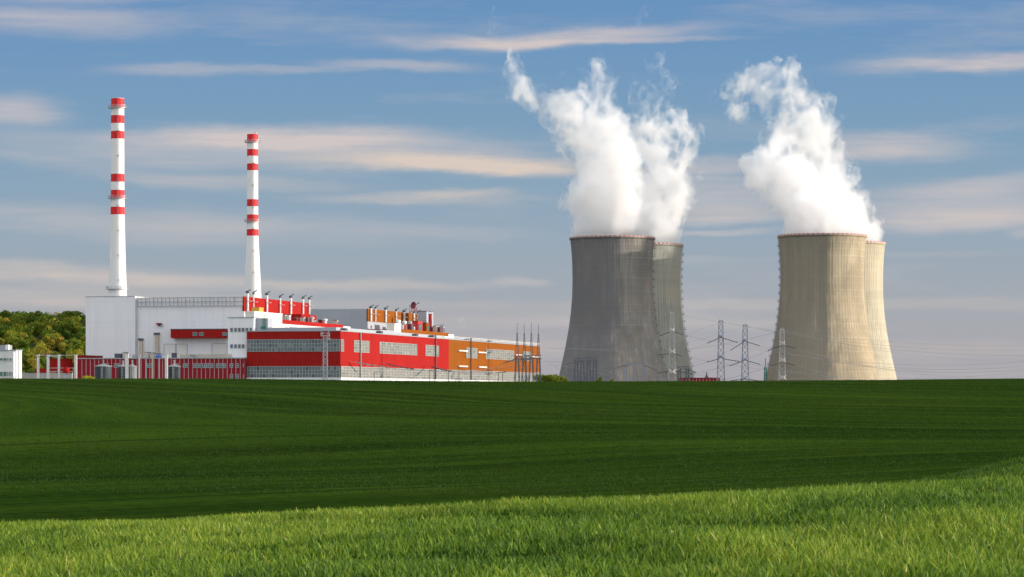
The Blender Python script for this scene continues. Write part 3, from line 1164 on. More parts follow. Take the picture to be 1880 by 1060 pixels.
def reactor_hall_two():
    B = Block(675, 1417)
    t = thing('reactor_hall', 'shaded grey hall farther back with an orange vent wall', 'power station hall', B.loc, -PHI, 'reactor halls')
    xl, zt = B.front(560, 567)
    _, ztop = B.front(675, 567)
    ly_end, _ = B.side(766, 576)
    zr = B.side(675, 590)[1]
    w = MB()
    w.box(xl, 0, 0, ly_end, 0, ztop - .3)
    w.build('wall', GREYW, t)
    r = MB()
    r.box(0, .25, .1, ly_end, zr, ztop)
    r.box(-.5, .25, -.2, .1, zr, ztop)
    r.build('vent_wall', ORANGE, t)
    rf = MB()
    rf.box(xl, -.3, .3, ly_end - .2, ztop - .3, ztop - .05)
    rf.build('roof', LGREY, t)
    for px, top, bot, wd in ((681, 566, 590, .6), (689.5, 567, 591, .35), (708, 568.5, 592, .6), (727.5, 571.5, 594, .40), (742, 573, 595, .65), (760, 575, 596, .45), (767, 575.5, 592, .4)):
        vent_pipe(t, B, px, top, bot, wd)
    a = MB()
    ly, z = B.side(726, 570, -3)
    a.beam((-3, ly, ztop - .3), (-3, ly, ztop + 6), .16)
    a.build('aerial', STEEL, t)
    return B, t, ztop


H1, h1, H1Z = reactor_hall_one()
H2, h2, H2Z = reactor_hall_two()

# ------------------------------------------------------------------ turbine hall
TB = Block(625, 1150)


def turbine_hall():
    B = TB
    t = thing('turbine_hall', 'long low factory hall, red at the near end and orange at the far end', 'power station hall', B.loc, -PHI)
    xl, _ = B.front(453, 609)
    zt = B.front(625, 608.3)[1]
    lo, _ = B.side(824, 622)
    le, _ = B.side(991, 636)
    z1, z2, z3, z4 = [B.front(625, q)[1] for q in (623.3, 645, 672.9, 693.6)]
    r = MB()
    r.box(xl, 0, 0, lo, z3, zt)
    r.build('red_wall', RED, t)
    o = MB()
    o.box(xl, -.05, lo + .02, le, z3, zt - .05)
    o.build('orange_wall', ORANGE, t)
    p = MB()
    p.box(xl + .1, -.15, .15, le - .15, 0, z3 - .02)
    p.build('ground_floor_wall', PALEG, t)
    pl = MB()
    pl.box(xl - .2, .3, -.3, le, 0, z4)
    pl.build('plinth', WHITE2, t)
    tr = MB()
    tr.box(xl, .18, -.18, lo, zt, zt + .35)
    tr.box(xl, .12, lo + .02, le, zt - .05, zt + .3)
    tr.build('roof_edge', LGREY, t)
    rf = MB()
    rf.box(xl + 3, -3, 4, lo + 4, zt + .1, zt + 1.7)
    rf.box(xl + 3, -3, lo + 4.1, le - 6, zt + .1, zt + .9)
    rf.build('roof', GREYW, t)
    rl = MB()
    for z in (.95, 1.5):
        rl.box(.0, .12, lo, le, zt + z - .08, zt + z + .08)
    for y in np.arange(lo, le, 4.0):
        rl.box(.0, .12, y - .07, y + .07, zt + .3, zt + 1.5)
    rl.build('railing', STEELW, t)
    win_front(t, xl + .3, -.3, z2, z1, 30, 3)
    win_front(t, xl + .3, -.3, z4 + .05, z3, 30, 3)
    # long facade
    wz1, wz0 = z1 - .05, z2
    for p0, p1, n in ((623.4, 630.5, 2), (649, 677.5, 5), (696, 765, 14), (780.5, 805, 5), (855, 876, 5), (891, 943, 13), (958.5, 974, 4)):
        y0, y1 = max(.3, B.side(p0, 650)[0]), B.side(p1, 650)[0]
        win_side(t, y0, y1, wz0, wz1, n, 4)
    win_side(t, .3, lo, z4 + .05, z3 - .05, 36, 4, bar=.28)
    win_side(t, lo + .3, le - .3, z4 + .05, z3 - .05, 40, 4, bar=.28)
    for px in (660, 798, 863):
        y, _ = B.side(px, 650)
        d = MB()
        d.box(.3, .75, y - .3, y + .3, z4, zt + (1.5 if px != 660 else 0))
        d.build('downpipe', DGREY if px > 700 else PMULL, t)
    # pipe bridges and cable trays along the lit wall
    for a, bb, q in ((840, 856, 644), (876, 890, 647), (944, 958, 652), (974, 988, 655), (840, 856, 672.5), (877, 891, 674)):
        y0, y1 = B.side(a, q)[0], B.side(bb, q)[0]
        z = B.side(a, q)[1]
        tray = MB()
        tray.box(.05, .9, y0, y1, z - .3, z + .3)
        tray.build('cable_tray', STEELW, t)
    for px in (640, 705, 770, 800, 865, 905):
        y, _ = B.side(px, 610)
        h = MB()
        h.box(-2.6, -.9, y - 1.6, y + 1.6, zt + .4, zt + 1.5)
        h.build('roof_hatch', DGREY, t)
    return t


turbine_hall()


# ------------------------------------------------------------------ intermediate buildings behind the turbine hall
def middle_building(off, cap, m2, px0, px1, pcap_top, pcap_bot, label, ext):
    """tall pale block and long coloured parapet, flush with the turbine hall's back."""
    B = TB
    lx = B.front(453, 609)[0]
    t = thing('electrical_building', label, 'building', B.loc, -PHI, 'electrical buildings between the halls')
    y0, zc = B.side(px0, pcap_top, lx)
    y1, _ = B.side(px1, pcap_top, lx)
    zb = B.side(px0, pcap_bot, lx)[1]
    b = MB()
    b.box(lx - 20, lx - .2, y0 + .2, y1, 0, zc - .4)
    b.build('wall', WHITE2, t)
    c = MB()
    c.box(lx - 20.2, lx + .1, y0, y1 + .1, zb, zc)
    c.build('parapet', m2, t)
    tl = MB()
    ty0 = y0 - 38
    if not ext:
        lw = MB()
        lw.box(lx - 5, lx - .1, ty0, ty0 + 25.9, 0, zc - 1.2)
        lw.build('low_wing', GREYW, t)
        ty0 += 26
    tl.box(lx - 4, lx - .1, ty0, y0 - .05, 0, zc + 2.0)
    tl.box(lx - 4.2, lx + .15, ty0 - .2, y0, zc + 2.0, zc + 2.5, 1)
    for y in (ty0 + 4, ty0 + 9):
        tl.box(lx - .1, lx + .12, y - .25, y + .25, 0, zc + 2.0, 1)
    tl.build('stair_wing', [CREAM, WHITE2], t)
    if ext:
        for p0, p1 in ((524, 532), (533, 556), (557, 564)):
            a0, a1 = B.side(p0, 604, lx)[0], B.side(p1, 604, lx)[0]
            dz = .35 if p0 == 533 else 0
            win_side(t, a0, a1, zb - 3.2, zb - 1.5 + dz, max(2, int((p1 - p0) / 3)), 2, g=GLASS, fr=MULL, x=lx - .19)
    if ext:
        a0, zq = B.side(553, 577, lx - 6)
        a1 = B.side(581, 578, lx - 6)[0]
        q = MB()
        q.box(lx - 14, lx - 6, a0, a1, zc - .4, zq)
        q.build('roof_room', RED, t)
        a0, zq = B.side(469, 565.5, lx - 2)
        a1 = B.side(477, 566, lx - 2)[0]
        q = MB()
        q.box(lx - 3.6, lx - .4, a0, a1, zc + 2.5, zq)
        q.box(lx - 3.7, lx - .3, a0 - .1, a1 + .1, zq, zq + .2)
        q.build('roof_tank', mat('ochre_paint', (.55, .33, .05), .6, .1, .4), t)
    e = MB()
    e.box(lx - 10, lx - .3, y1 + .2, y1 + 13, 0, zc - .6)
    e.build('end_block', WHITE2, t)
    # small plant on its roof
    r = random.Random(int(px0))
    nk = 11 if ext else 20
    for k in range(nk):
        y = y0 + (y1 - y0) * (k + .5) / nk + r.uniform(-2, 2)
        x = lx - r.uniform(1.5, 5)
        h = r.uniform(1.4, 3.2) if ext else r.uniform(1.6, 4.6)
        q = MB()
        if k % 3 == 0:
            q.lathe([(.8, zc - .4), (.8, zc + h * .7), (1.2, zc + h * .72), (1.2, zc + h), (.2, zc + h + .3)], 10, (x, y))
        else:
            q.box(x - .9, x + .9, y - 1.3, y + 1.3, zc - .4, zc + h - .5)
            q.box(x - 1.0, x + 1.0, y - 1.4, y + 1.4, zc + h - .5, zc + h - .25, 1)
            q.box(x + .9, x + 1.05, y - .9, y + .9, zc + .2, zc + h - .9, 1)
        q.build('roof_ventilator', [[STEELW, STEEL], [MAROON, DGREY], [LGREY, DGREY], [BEIGE, DGREY]][r.randrange(4)], t)
    return lx, y0, y1, zc


M1 = middle_building(0, RED, RED, 518.5, 630, 587.2, 594.6, 'pale building with a long red parapet in front of the red vent wall', True)
M2 = middle_building(187, ORANGE, ORANGE, 736.6, 823, 604.3, 611.0, 'pale building with a long orange parapet below the orange vent wall', False)

# grey stair block with two rows of small windows
SB = Block(466, 1160)


def stair_block():
    B = SB
    t = thing('office_block', 'narrow pale grey block with two rows of small dark windows', 'building', B.loc, -PHI)
    xl, zt = B.front(418.5, 584)
    w = MB()
    w.box(xl, 0, 0, 6.5, 0, zt)
    w.build('wall', WHITE, t)
    r = MB()
    r.box(xl - .25, .25, -.25, 6.7, zt, zt + .35)
    r.build('roof', LGREY, t)
    for row, pys in ((0, 605.8), (1, 636)):
        for k, px in enumerate((425.5, 432.8, 439.8, 446.6, 453.8, 461)):
            x, z = B.front(px, pys)
            g = BLUEP if (row == 1 and k == 0) else GLASS
            if row == 1 and k > 3:
                continue
            win_front(t, x - .5, x + .5, z - .75, z + .75, 1, 1, g=g, fr=LGREY, y=-.01, bar=.16)
    # grey block on its right, a recess's shade put into its colour; green ladder mast
    d = MB()
    d.box(.02, 5.0, 3.0, 9, 0, zt - .1)
    d.build('shaded_recess', GREYW, t)
    x, z0 = B.front(484.5, 577, 2.6)
    l = MB()
    for o in (-.4, .4):
        l.beam((x + o, 2.6, 5), (x + o, 2.6, z0), .18)
    for z in np.arange(6, z0, 1.3):
        l.beam((x - .4, 2.6, z), (x + .4, 2.6, z), .14)
    for z in (z0 - 6, z0 - 11):
        l.box(x - 1.1, x + 1.1, 1.8, 2.9, z, z + .9)
    l.build('ladder', GREENM, t)


stair_block()


def roof_box(name, px0, px1, py0, py1, Y, m, label, cat, depth=6, base=0.0, trim=None, group=None, extra=None):
    """a plant box: standing on something of height base (m above the ground)."""
    B = Block(px1, Y)
    xl, zt = B.front(px0, py0)
    zb = B.front(px0, py1)[1] if base is None else base
    b = MB()
    b.box(xl, 0, 0, depth, zb, zt - .3)
    b.box(xl - .15, .15, -.15, depth + .15, zt - .3, zt, 1)
    if extra:
        extra(b, xl, zb, zt, depth)
    o = b.build(name, [m, trim or LGREY], None, loc=B.loc, rotz=-PHI)
    return tag(o, label, cat, group)


# red crusher-like plant with a boxy grey tower and dish antenna, by the end of the orange vent wall
lxm, my0, my1, mzc = M2


def red_plant(px, py, w, h, d, m, label, dx=3.0, name='roof_plant'):
    y, z = TB.side(px, py, lxm - dx)
    b = MB()
    b.box(-w / 2, w / 2, -d / 2, d / 2, 0, h)
    b.box(-w / 2 - .15, w / 2 + .15, -d / 2 - .15, d / 2 + .15, h, h + .25, 1)
    b.box(w / 2, w / 2 + .12, -d * .3, d * .3, h * .2, h * .75, 1)
    b.beam((-w / 2, -d / 2, h + .2), (-w / 2, -d / 2, h + 1.1), .12, 1)
    b.beam((w / 2, -d / 2, h + .2), (w / 2, -d / 2, h + 1.1), .12, 1)
    b.beam((-w / 2, -d / 2, h + 1.1), (w / 2, -d / 2, h + 1.1), .12, 1)
    lx = lxm - dx
    X, Yw = TB.X0 + CO * lx + SI * y, TB.Y0 - SI * lx + CO * y
    o = b.build(name, [m, DGREY], None, loc=(X, Yw, mzc - .4 if z < mzc + 8 else mzc - .4), rotz=-PHI)
    return tag(o, label, 'plant unit', 'coloured plant units on the pale roof')


red_plant(766, 596, 3.2, 5.2, 9.0, REDP, 'red boxy plant unit below the grey tower box', 3)
red_plant(781, 597, 2.6, 4.6, 6.0, ORANGE, 'orange plant unit at the foot of the grey tower box', 2.2)
red_plant(753, 600, 2.4, 3.2, 5.0, MAROON, 'dark maroon plant unit left of the red one', 2)
red_plant(742, 601, 2.0, 2.6, 4.0, REDP, 'small red plant unit at the near end of the orange parapet', 2)
red_plant(790, 590, 1.4, 9.5, 2.2, REDP, 'tall thin red plant stack beside the grey tower box', 3.4)
red_plant(806, 607, 2.2, 3.0, 5.0, MAROON, 'low maroon plant unit near the far end of the orange parapet', 2)
red_plant(812, 607, 1.8, 3.8, 2.4, STEEL, 'grey ventilated plant unit at the far end of the orange parapet', 2)

roof_box('tower_box', 767, 783, 571, 592, 1478, GREYW, 'boxy grey tower box beside the end of the orange vent wall', 'building', 14, 0, DGREY)


def dish():
    y, z = H2.side(761, 562, -2.0)
    X, Yw = H2.X0 + CO * -2 + SI * y, H2.Y0 - SI * -2 + CO * y
    t = thing('dish_antenna', 'dark round dish antenna on a red lattice stand above the orange vent wall', 'antenna', (X, Yw, H2Z - .05), -PHI)
    hz = z - H2Z
    s = MB()
    for a, b in (((-2.6, 0), (-.8, 0)), ((2.2, 0), (.8, 0)), ((0, -2), (0, -.5)), ((0, 2), (0, .5))):
        s.beam((a[0], a[1], 0), (b[0], b[1], hz - .4), .28)
    s.beam((-2.6, 0, 0), (-2.6, 0, hz + .5), .25)
    s.beam((-2.6, 0, hz + .5), (0, 0, hz + .3), .22)
    s.beam((-2.0, 0, 1.5), (1.8, 0, 1.5), .22)
    s.build('stand', REDP, t)
    d = MB()
    d.lathe([(.2, 0), (1.0, .12), (1.7, .45), (2.0, .85), (1.9, .9), (1.0, .5), (.2, .35)], 20)
    o = d.build('dish', MAROON, t)
    o.location = (0, -.3, hz + .2)
    o.rotation_euler = (R(80), 0, R(-30))
    f = MB()
    f.beam((0, -.4, hz), (2.6, -1.4, hz + 1.6), .25)
    f.box(2.2, 3.0, -1.8, -1.1, hz + 1.3, hz + 1.9)
    f.build('feed_arm', DGREY, t)


dish()


# yellow tank and a few units on the pale roof under the red vent wall
def on_wall_unit(px, py0, py1, r, m, label):
    y, zt = TB.side(px, py0, lxm - 6)
    zb = TB.side(px, py1, lxm - 6)[1]


# ------------------------------------------------------------------ low red building and yard on the left
LB = Block(449, 1156)


def low_building():
    B = LB
    t = thing('low_red_building', 'long low dark red ribbed building with small blue windows', 'building', B.loc, -PHI)
    xl, _ = B.front(143, 659)
    zt = B.front(449, 658.5)[1]
    w = MB()
    w.box(xl, -.1, 0, 5, 0, zt)
    w.build('wall', CORR, t)
    r = MB()
    r.box(xl - .3, -.2, -.3, 5.1, zt, zt + .4)
    r.build('roof', LGREY, t)
    for p0, p1, q0, q1, n in ((192, 200, 668, 675, 2), (210, 221, 668, 675, 3), (268, 279, 668, 675, 3), (320, 328, 668, 675, 2), (336.5, 345.5, 668, 675, 2), (356, 391.5, 668, 675.5, 9), (397, 415, 668, 675.5, 5),
                              (422.5, 428, 668, 675, 1), (432.5, 438, 668, 675, 1), (447, 452, 668, 675, 1), (422.5, 428, 687.5, 695, 1), (432.5, 438, 687.5, 695, 1), (447, 452, 687.5, 695, 1)):
        a0, z1 = B.front(p0, q0)
        a1, z0 = B.front(p1, q1)
        win_front(t, a0, min(a1, -.4), z0, z1, n, 2, y=-.02, bar=.18, fr=STEEL)
    # pale units and railings on its roof
    for p0, p1, h, m in ((207, 218, 2.0, DGREY), (222, 228, 2.6, BEIGE), (262, 269, 2.6, BEIGE), (273, 278, 2.4, BEIGE), (240, 247, 1.6, LGREY), (312, 318, 2.2, DGREY), (346, 352, 1.2, STEEL), (283, 290, 2.0, BLUEP)):
        a0, a1 = B.front(p0, 655)[0], B.front(p1, 655)[0]
        u = MB()
        u.box(a0, a1, 2, 4.5, zt + .4, zt + h)
        u.box(a0 - .1, a1 + .1, 1.9, 4.6, zt + h, zt + h + .2, 1)
        u.build('roof_unit', [m, DGREY], t)
    pl = MB()
    a0, a1 = B.front(325, 655)[0], B.front(418, 655)[0]
    pl.box(a0, a1, 3.6, 4.4, zt + .4, zt + 1.9)
    pl.build('roof_parapet', BEIGE, t)
    rl = MB()
    for z in (.9, 1.5):
        rl.box(a0, a1, .4, .5, zt + z, zt + z + .1)
    for x in np.arange(a0, a1, 2.2):
        rl.box(x, x + .1, .4, .5, zt + .4, zt + 1.6)
    rl.build('railing', STEEL, t)


low_building()


def red_shed():
    B = Block(117, 1225)
    t = thing('red_shed', 'bright red shed behind the white portal frames, beside the wood', 'shed', B.loc, -PHI)
    xl, _ = B.front(62, 672)
    zt = B.front(117, 659.5)[1]
    le = B.side(133, 660)[0]
    w = MB()
    x2 = B.front(92, 660)[0]
    w.box(x2, 0, 0, le, 0, zt)
    w.box(xl, x2, 1, le, 0, B.front(62, 677)[1])
    w.build('wall', RED, t)
    r = MB()
    r.box(x2 - .2, .2, -.2, le, zt, zt + .3)
    r.build('roof', MAROON, t)
    d = MB()
    d.box(.02, .2, 6, 11, 0, 9)
    d.build('door', REDP, t)


red_shed()
roof_box('stair_tower', 137, 157.5, 652.5, 700, 1232, RED, 'small red stair tower at the left corner of the white hall', 'building', 20, 0, MAROON)


def grey_wall():
    B = Block(132, 1140)
    xl, zt = B.front(37, 686.5)
    b = MB()
    b.box(xl, 0, 0, .8, 0, zt)
    b.box(xl - .2, .2, -.2, 1.0, zt, zt + .3, 1)
    for x in np.arange(xl, 0, 5.2):
        b.box(x - .15, x + .15, -.25, 0, 0, zt)
    tag(b.build('yard_wall', [CONC, LGREY], None, loc=B.loc, rotz=-PHI), 'low pale concrete wall below the white portal frames', 'wall')


grey_wall()


def office():
    B = Block(29, 1130)
    t = thing('office_building', 'white flat-roofed office with green window bands at the far left', 'building', B.loc, -PHI)
    xl, _ = B.front(-60, 645)
    zt = B.front(29, 644.5)[1]
    le = B.side(40, 645)[0]
    w = MB()
    w.box(xl, 0, 0, le, 0, zt)
    x0 = B.front(14, 660)[0]
    x1 = B.front(27, 660)[0]
    w.box(x0, x1, -1.0, 0, 0, zt - .3)
    w.build('wall', WHITE2, t)
    r = MB()
    r.box(xl, .3, -.3, le + .3, zt, zt + .5)
    c0, c1 = B.front(-20, 640)[0], B.front(4, 640)[0]
    r.box(c0, c1, 3, 10, zt + .5, zt + 2.4)
    r.build('roof', LGREY, t)
    c = MB()
    c0, c1 = B.front(7, 640)[0], B.front(11.5, 640)[0]
    c.box(c0, c1, 2, 3.5, zt + .5, B.front(8, 633)[1])
    c.build('roof_stack', WHITE2, t)
    GG = mat('green_glazing', (.10, .20, .17), .25, .2, .4, spec=.5)
    for q0, q1 in ((657.5, 663), (682.5, 691.5)):
        z1, z0 = B.front(10, q0)[1], B.front(10, q1)[1]
        for p0, p1 in ((-55, 13), (27.4, 28.8)):
            a0, a1 = B.front(p0, 660)[0], B.front(p1, 660)[0]
            if a1 - a0 > 1:
                win_front(t, a0, a1, z0, z1, 10, 1, g=GG, fr=STEELW, y=-.02)
        a0, a1 = B.front(15, 660)[0], B.front(26, 660)[0]
        win_front(t, a0, a1, z0, z1, 4, 1, g=GG, fr=STEELW, y=-1.02)
    s = MB()
    s.box(.02, .5, le * .35, le * .55, 0, zt)
    s.build('pilaster', WHITE2, t)


office()


def portal():
    Y = 1120
    t0 = P(70, 652, Y)
    t = thing('pipe_portal', 'white steel portal frames carrying a beam above the yard wall', 'portal frame', (t0.x, Y, 0))
    zt = t0.z
    posts = [(70, 4.2), (88.3, 4.6), (108.2, 3.8), (139, 4.6)]
    for px, w in posts:
        x = P(px, 652, Y).x - t0.x
        hw = w / F * Y / 2
        b = MB()
        b.box(x - hw, x + hw, -hw, hw, 0, zt)
        b.box(x - hw - .1, x + hw + .1, -hw - .1, hw + .1, zt - .3, zt + .1)
        b.build('post', STEELW, t)
    x0, x1, x2, x3 = [P(p, 652, Y).x - t0.x for p in (70, 88.3, 108.2, 139)]
    b = MB()
    b.box(x0, x3, .3, .55, zt - .25, zt - .02)
    b.box(x1, x2, -.25, .15, zt - .75, zt - .3)
    b.build('beam', STEEL, t)
    b = MB()
    for q in (676, 682, 691):
        z = P(0, q, Y).z
        b.box(x1, x2 + 6, -.1, .1, z - .12, z + .12)
    for px in (93, 97, 101, 113):
        x = P(px, 0, Y).x - t0.x
        b.box(x - .12, x + .12, -.1, .1, 0, P(0, 680 + (px % 5), Y).z)
    b.build('pipe_rail', BEIGE, t)
    s = MB()
    s.lathe([(.1, -1.3), (1.0, -1.1), (1.35, 0), (1.0, 1.1), (.1, 1.3)], 14)
    o = s.build('expansion_vessel', RED, None, loc=(P(121.5, 680, Y - 4).x, Y - 4, P(0, 680, Y - 4).z))
    l = MB()
    for a in (0, 2.1, 4.2):
        l.beam((1.0 * math.cos(a), 1.0 * math.sin(a), -o.location.z), (.8 * math.cos(a), .8 * math.sin(a), -.9), .22)
    l.build('support_leg', STEEL, o)
    tag(o, 'small bright red round vessel on legs beside the portal frames', 'tank')


portal()


def tank(px0, px1, ptop, peave, Y, label, m=TANK):
    x0, x1 = P(px0, 0, Y).x, P(px1, 0, Y).x
    r = (x1 - x0) / 2
    t = thing('storage_tank', label, 'tank', ((x0 + x1) / 2, Y, 0), 0, 'grey storage tanks in the yard')
    ze, zt = P(0, peave, Y).z, P(0, ptop, Y).z
    b = MB()
    b.lathe([(r, 0), (r, ze)], 32)
    for z in np.arange(2, ze, 2.6):
        b.lathe([(r + .06, z), (r + .06, z + .2)], 32, cap=False)
    b.build('shell', m, t, smooth=False)
    rf = MB()
    rf.lathe([(r + .25, ze), (r + .25, ze + .2), (r * .5, ze + (zt - ze) * .6), (.3, zt)], 32)
    rf.lathe([(.35, zt - .2), (.35, zt + 1.2), (.6, zt + 1.25), (.1, zt + 1.6)], 8)
    rf.build('roof', mat('tank_roof_zinc', (.24, .25, .26), .6, .15, .4), t)
    k = MB()
    for off in (-.3, .3):
        k.beam((off, -r - .3, 0), (off, -r - .3, ze + 1), .1)
    for z in np.arange(.5, ze, .9):
        k.beam((-.3, -r - .3, z), (.3, -r - .3, z), .08)
    k.build('ladder', STEELW, t)


tank(174, 205, 668, 673.5, 1105, 'wide round storage tank with a conical roof, left of the tall white posts')
tank(217, 234, 669.5, 674, 1110, 'round storage tank partly hidden behind a tall white post')
tank(234.5, 251, 669, 674, 1100, 'pale ribbed storage tank just right of a tall white post', mat('pale_tank_steel', (.22, .24, .25), .6, .2, .3, ribs=(1.2, .7, .12), spec=.15))
tank(308, 331, 668.5, 674, 1108, 'round storage tank beside the rightmost tall white post')


def yard_post(px, ptop, w, Y, m, label, arms=True):
    p = P(px, ptop, Y)
    hw = w / F * Y / 2
    b = MB()
    b.box(-hw, hw, -hw, hw, 0, p.z)
    b.box(-hw - .15, hw + .15, -hw - .15, hw + .15, 0, .6)
    if arms:
        b.box(-hw - .12, hw + .12, -hw - .12, hw + .12, p.z - .35, p.z + .1)
    o = b.build('yard_post', m, None, loc=(p.x, Y, 0))
    return tag(o, label, 'post', 'slender posts in the yard')


yard_post(232.8, 651, 5.5, 1085, STEELW, 'thickest tall white post standing between the two middle tanks')
yard_post(305.5, 651, 5.0, 1085, STEELW, 'tall white post just left of the right-hand tank')
yard_post(255.8, 653, 2.8, 1090, STEELW, 'thin white post right of the pale ribbed tank')
yard_post(268.3, 656, 2.0, 1090, STEEL, 'thin grey post, the second right of the pale ribbed tank')
yard_post(279.8, 655, 2.6, 1090, BEIGE, 'thin beige post midway between the pale tank and the right-hand tank')
yard_post(292.5, 658, 1.4, 1090, STEEL, 'thinnest grey post, two left of the right-hand tank')
bm_ = MB()
xa, xb = P(230, 0, 1087).x, P(308, 0, 1087).x
bm_.box(0, xb - xa, -.1, .1, -.15, .15)
for q in np.linspace(0, xb - xa, 7):
    bm_.box(q - .08, q + .08, -.12, .12, -.5, .3)
tag(bm_.build('pipe_beam', STEEL, None, loc=(xa, 1087, P(0, 652.2, 1087).z)), 'long thin pipe beam joining the tops of the tall white yard posts', 'beam')


# ------------------------------------------------------------------ lattice work
def lattice_tower(m, b, wb, wt, z0, z1, n, t, cx=0, cy=0, mi=0, tilt=0.0, wmid=None):
    W_ = lambda q: wb + (wt - wb) * q if wmid is None else (wb + (wmid[1] - wb) * q / wmid[0] if q < wmid[0] else wmid[1] + (wt - wmid[1]) * (q - wmid[0]) / (1 - wmid[0]))
    lv = []
    for i in range(n + 1):
        q = i / n
        w = W_(q) / 2
        z = z0 + (z1 - z0) * q
        lv.append([(cx - w, cy - w, z), (cx + w, cy - w, z), (cx + w, cy + w, z), (cx - w, cy + w, z)])
    for i in range(n):
        for k in range(4):
            k2 = (k + 1) % 4
            b.beam(lv[i][k], lv[i + 1][k], t * 1.25, mi)
            b.beam(lv[i][k], lv[i + 1][k2], t * .75, mi)
            b.beam(lv[i][k2], lv[i + 1][k], t * .75, mi)
            if i % 2 == 0:
                b.beam(lv[i][k], lv[i][k2], t * .75, mi)
    return lv


def pylon(px, ptop, Y, wb, wt, m, label, arms, ins, wdir=(22, 22), t=.17, light=None):
    """tension pylon: square lattice mast, crossarms pointing along the view, strings leaving to both sides."""
    p = P(px, ptop, Y)
    T = thing('pylon', label, 'pylon', (p.x, Y, 0), 0, 'lattice transmission pylons')
    b = MB()
    lattice_tower(b, b, wb, wt, 0, p.z, 15, t)
    b.beam((-wt / 2, 0, p.z), (wt / 2, 0, p.z), t * 2.4)
    b.beam((-wt * .3, 0, p.z), (-wt * .3, 0, p.z + .9), t)
    b.beam((wt * .3, 0, p.z), (wt * .3, 0, p.z + .9), t)
    b.build('mast', m, T)
    for py in arms:
        z = P(0, py, Y).z
        q = z / p.z
        w = (wb + (wt - wb) * q) / 2
        a = MB()
        for sgn in (-1, 1):
            tip = (0, sgn * 8.0, z + .2)
            for x in (-w, w):
                a.beam((x, sgn * w, z - .5), tip, .3)
                a.beam((x, sgn * w, z + 1.5), tip, .26)
        a.box(-w - .2, w + .2, -w - .1, w + .1, z - .35, z + .3)
        a.box(-w - .35, -w + .1, -w, w, z - .9, z - .3)
        a.box(w - .1, w + .35, -w, w, z - .9, z - .3)
        a.build('crossarm', m, T)
    ends = []
    for py, (dl, hl), (dr, hr) in ins:
        z = P(0, py, Y).z
        w = (wb + (wt - wb) * z / p.z) / 2
        for sgn, d, hh in ((-1, dl, hl), (1, dr, hr)):
            e = (sgn * (w + d / F * Y), -3.0, z - hh / F * Y)
            s = MB()
            a0 = Vector((sgn * w, -3.0, z - .2))
            e_ = Vector(e)
            n = 10
            for k in range(n):
                s.beam(a0.lerp(e_, k / n), a0.lerp(e_, (k + 1) / n), .48 if k % 2 else .26)
            s.box(e[0] - .2, e[0] + .2, e[1] - .6, e[1] + .6, e[2] - .25, e[2] + .25)
            s.build('insulator', INSUL, T)
            ends.append((px, Vector((p.x + e[0], Y + e[1], e[2])), sgn))
    return ends


def cable(a, b, sag, label, r=.055, n=18):
    a, b = Vector(a), Vector(b)
    pts = []
    for i in range(n + 1):
        t = i / n
        q = a.lerp(b, t)
        q.z -= sag * 4 * t * (1 - t)
        pts.append(q - a)
    m = MB()
    m.tube(pts, r, 4)
    o = m.build('power_cable', CABLE, None, loc=a)
    return tag(o, label, 'power cable', 'power cables strung between the pylons')


E1 = pylon(1234, 574.5, 1400, 4.7, 1.6, PYLON, 'pale lattice pylon with drooping strings in front of the left cooling towers', (608, 647, 684), [(609, (19, 8), (14, 6)), (649, (20, 3), (11, 5)), (681, (22, 4), (30, 6))], t=.17)
E2 = pylon(1323.5, 589.5, 1480, 4.9, 2.0, STEELD, 'bluish lattice pylon over the low red shed, taller of the two in the gap', (619, 656), [(621, (20, 9), (24, 8)), (659, (20, 6), (26, 5))])
E3 = pylon(1368, 597, 1560, 5.0, 2.2, STEELD, 'bluish lattice pylon right of the taller one in the gap between tower pairs', (626, 661, 696), [(628, (22, 15), (20, 7)), (663, (22, 9), (20, 6)), (696, (20, 3), (20, 4))])
E4 = pylon(1436, 605, 1340, 4.2, 1.8, PYLON, 'pale pinkish pylon in front of the shaded side of the right cooling tower', (632, 663, 695), [(634, (22, 10), (18, 6)), (666, (16, 6), (16, 5))], t=.17)

gant_left = P(1000, 648, 1420)
lab = 'thin cable running %s'
for i, (E, nm) in enumerate(((E1, 'the pale pylon before the left towers'), (E2, 'the taller bluish pylon'), (E3, 'the shorter bluish pylon'), (E4, 'the pale pinkish pylon'))):
    lv = ('top', 'middle', 'bottom')
    c = {-1: 0, 1: 0}
    for px, e, sgn in E:
        k = c[sgn]
        c[sgn] += 1
        if sgn < 0:
            tgt = P(1000 + 25 * i + 8 * k, 664 + 5 * k + 3 * i, 1440 + 20 * i)
            cable(e, tgt, 4 + 1.5 * i, 'cable sagging left from the %s string of %s' % (lv[k], nm))
        else:
            tgt = P(1960, 655 + 16 * k + 7 * i, 1500 + 60 * i)
            cable(e, tgt, 9, 'cable running right from the %s string of %s' % (lv[k], nm))
    top = {0: (1234, 576, 1400), 1: (1323.5, 591, 1480), 2: (1368, 599, 1560), 3: (1436, 607, 1340)}[i]
    a = P(*top)
    cable(a, P(1010 + 20 * i, 640, 1450), 5, 'earth wire sloping left from the tip of %s' % nm, r=.045)
    cable(a, P(1960, 632 + 9 * i, 1600), 6, 'earth wire sloping right from the tip of %s' % nm, r=.045)


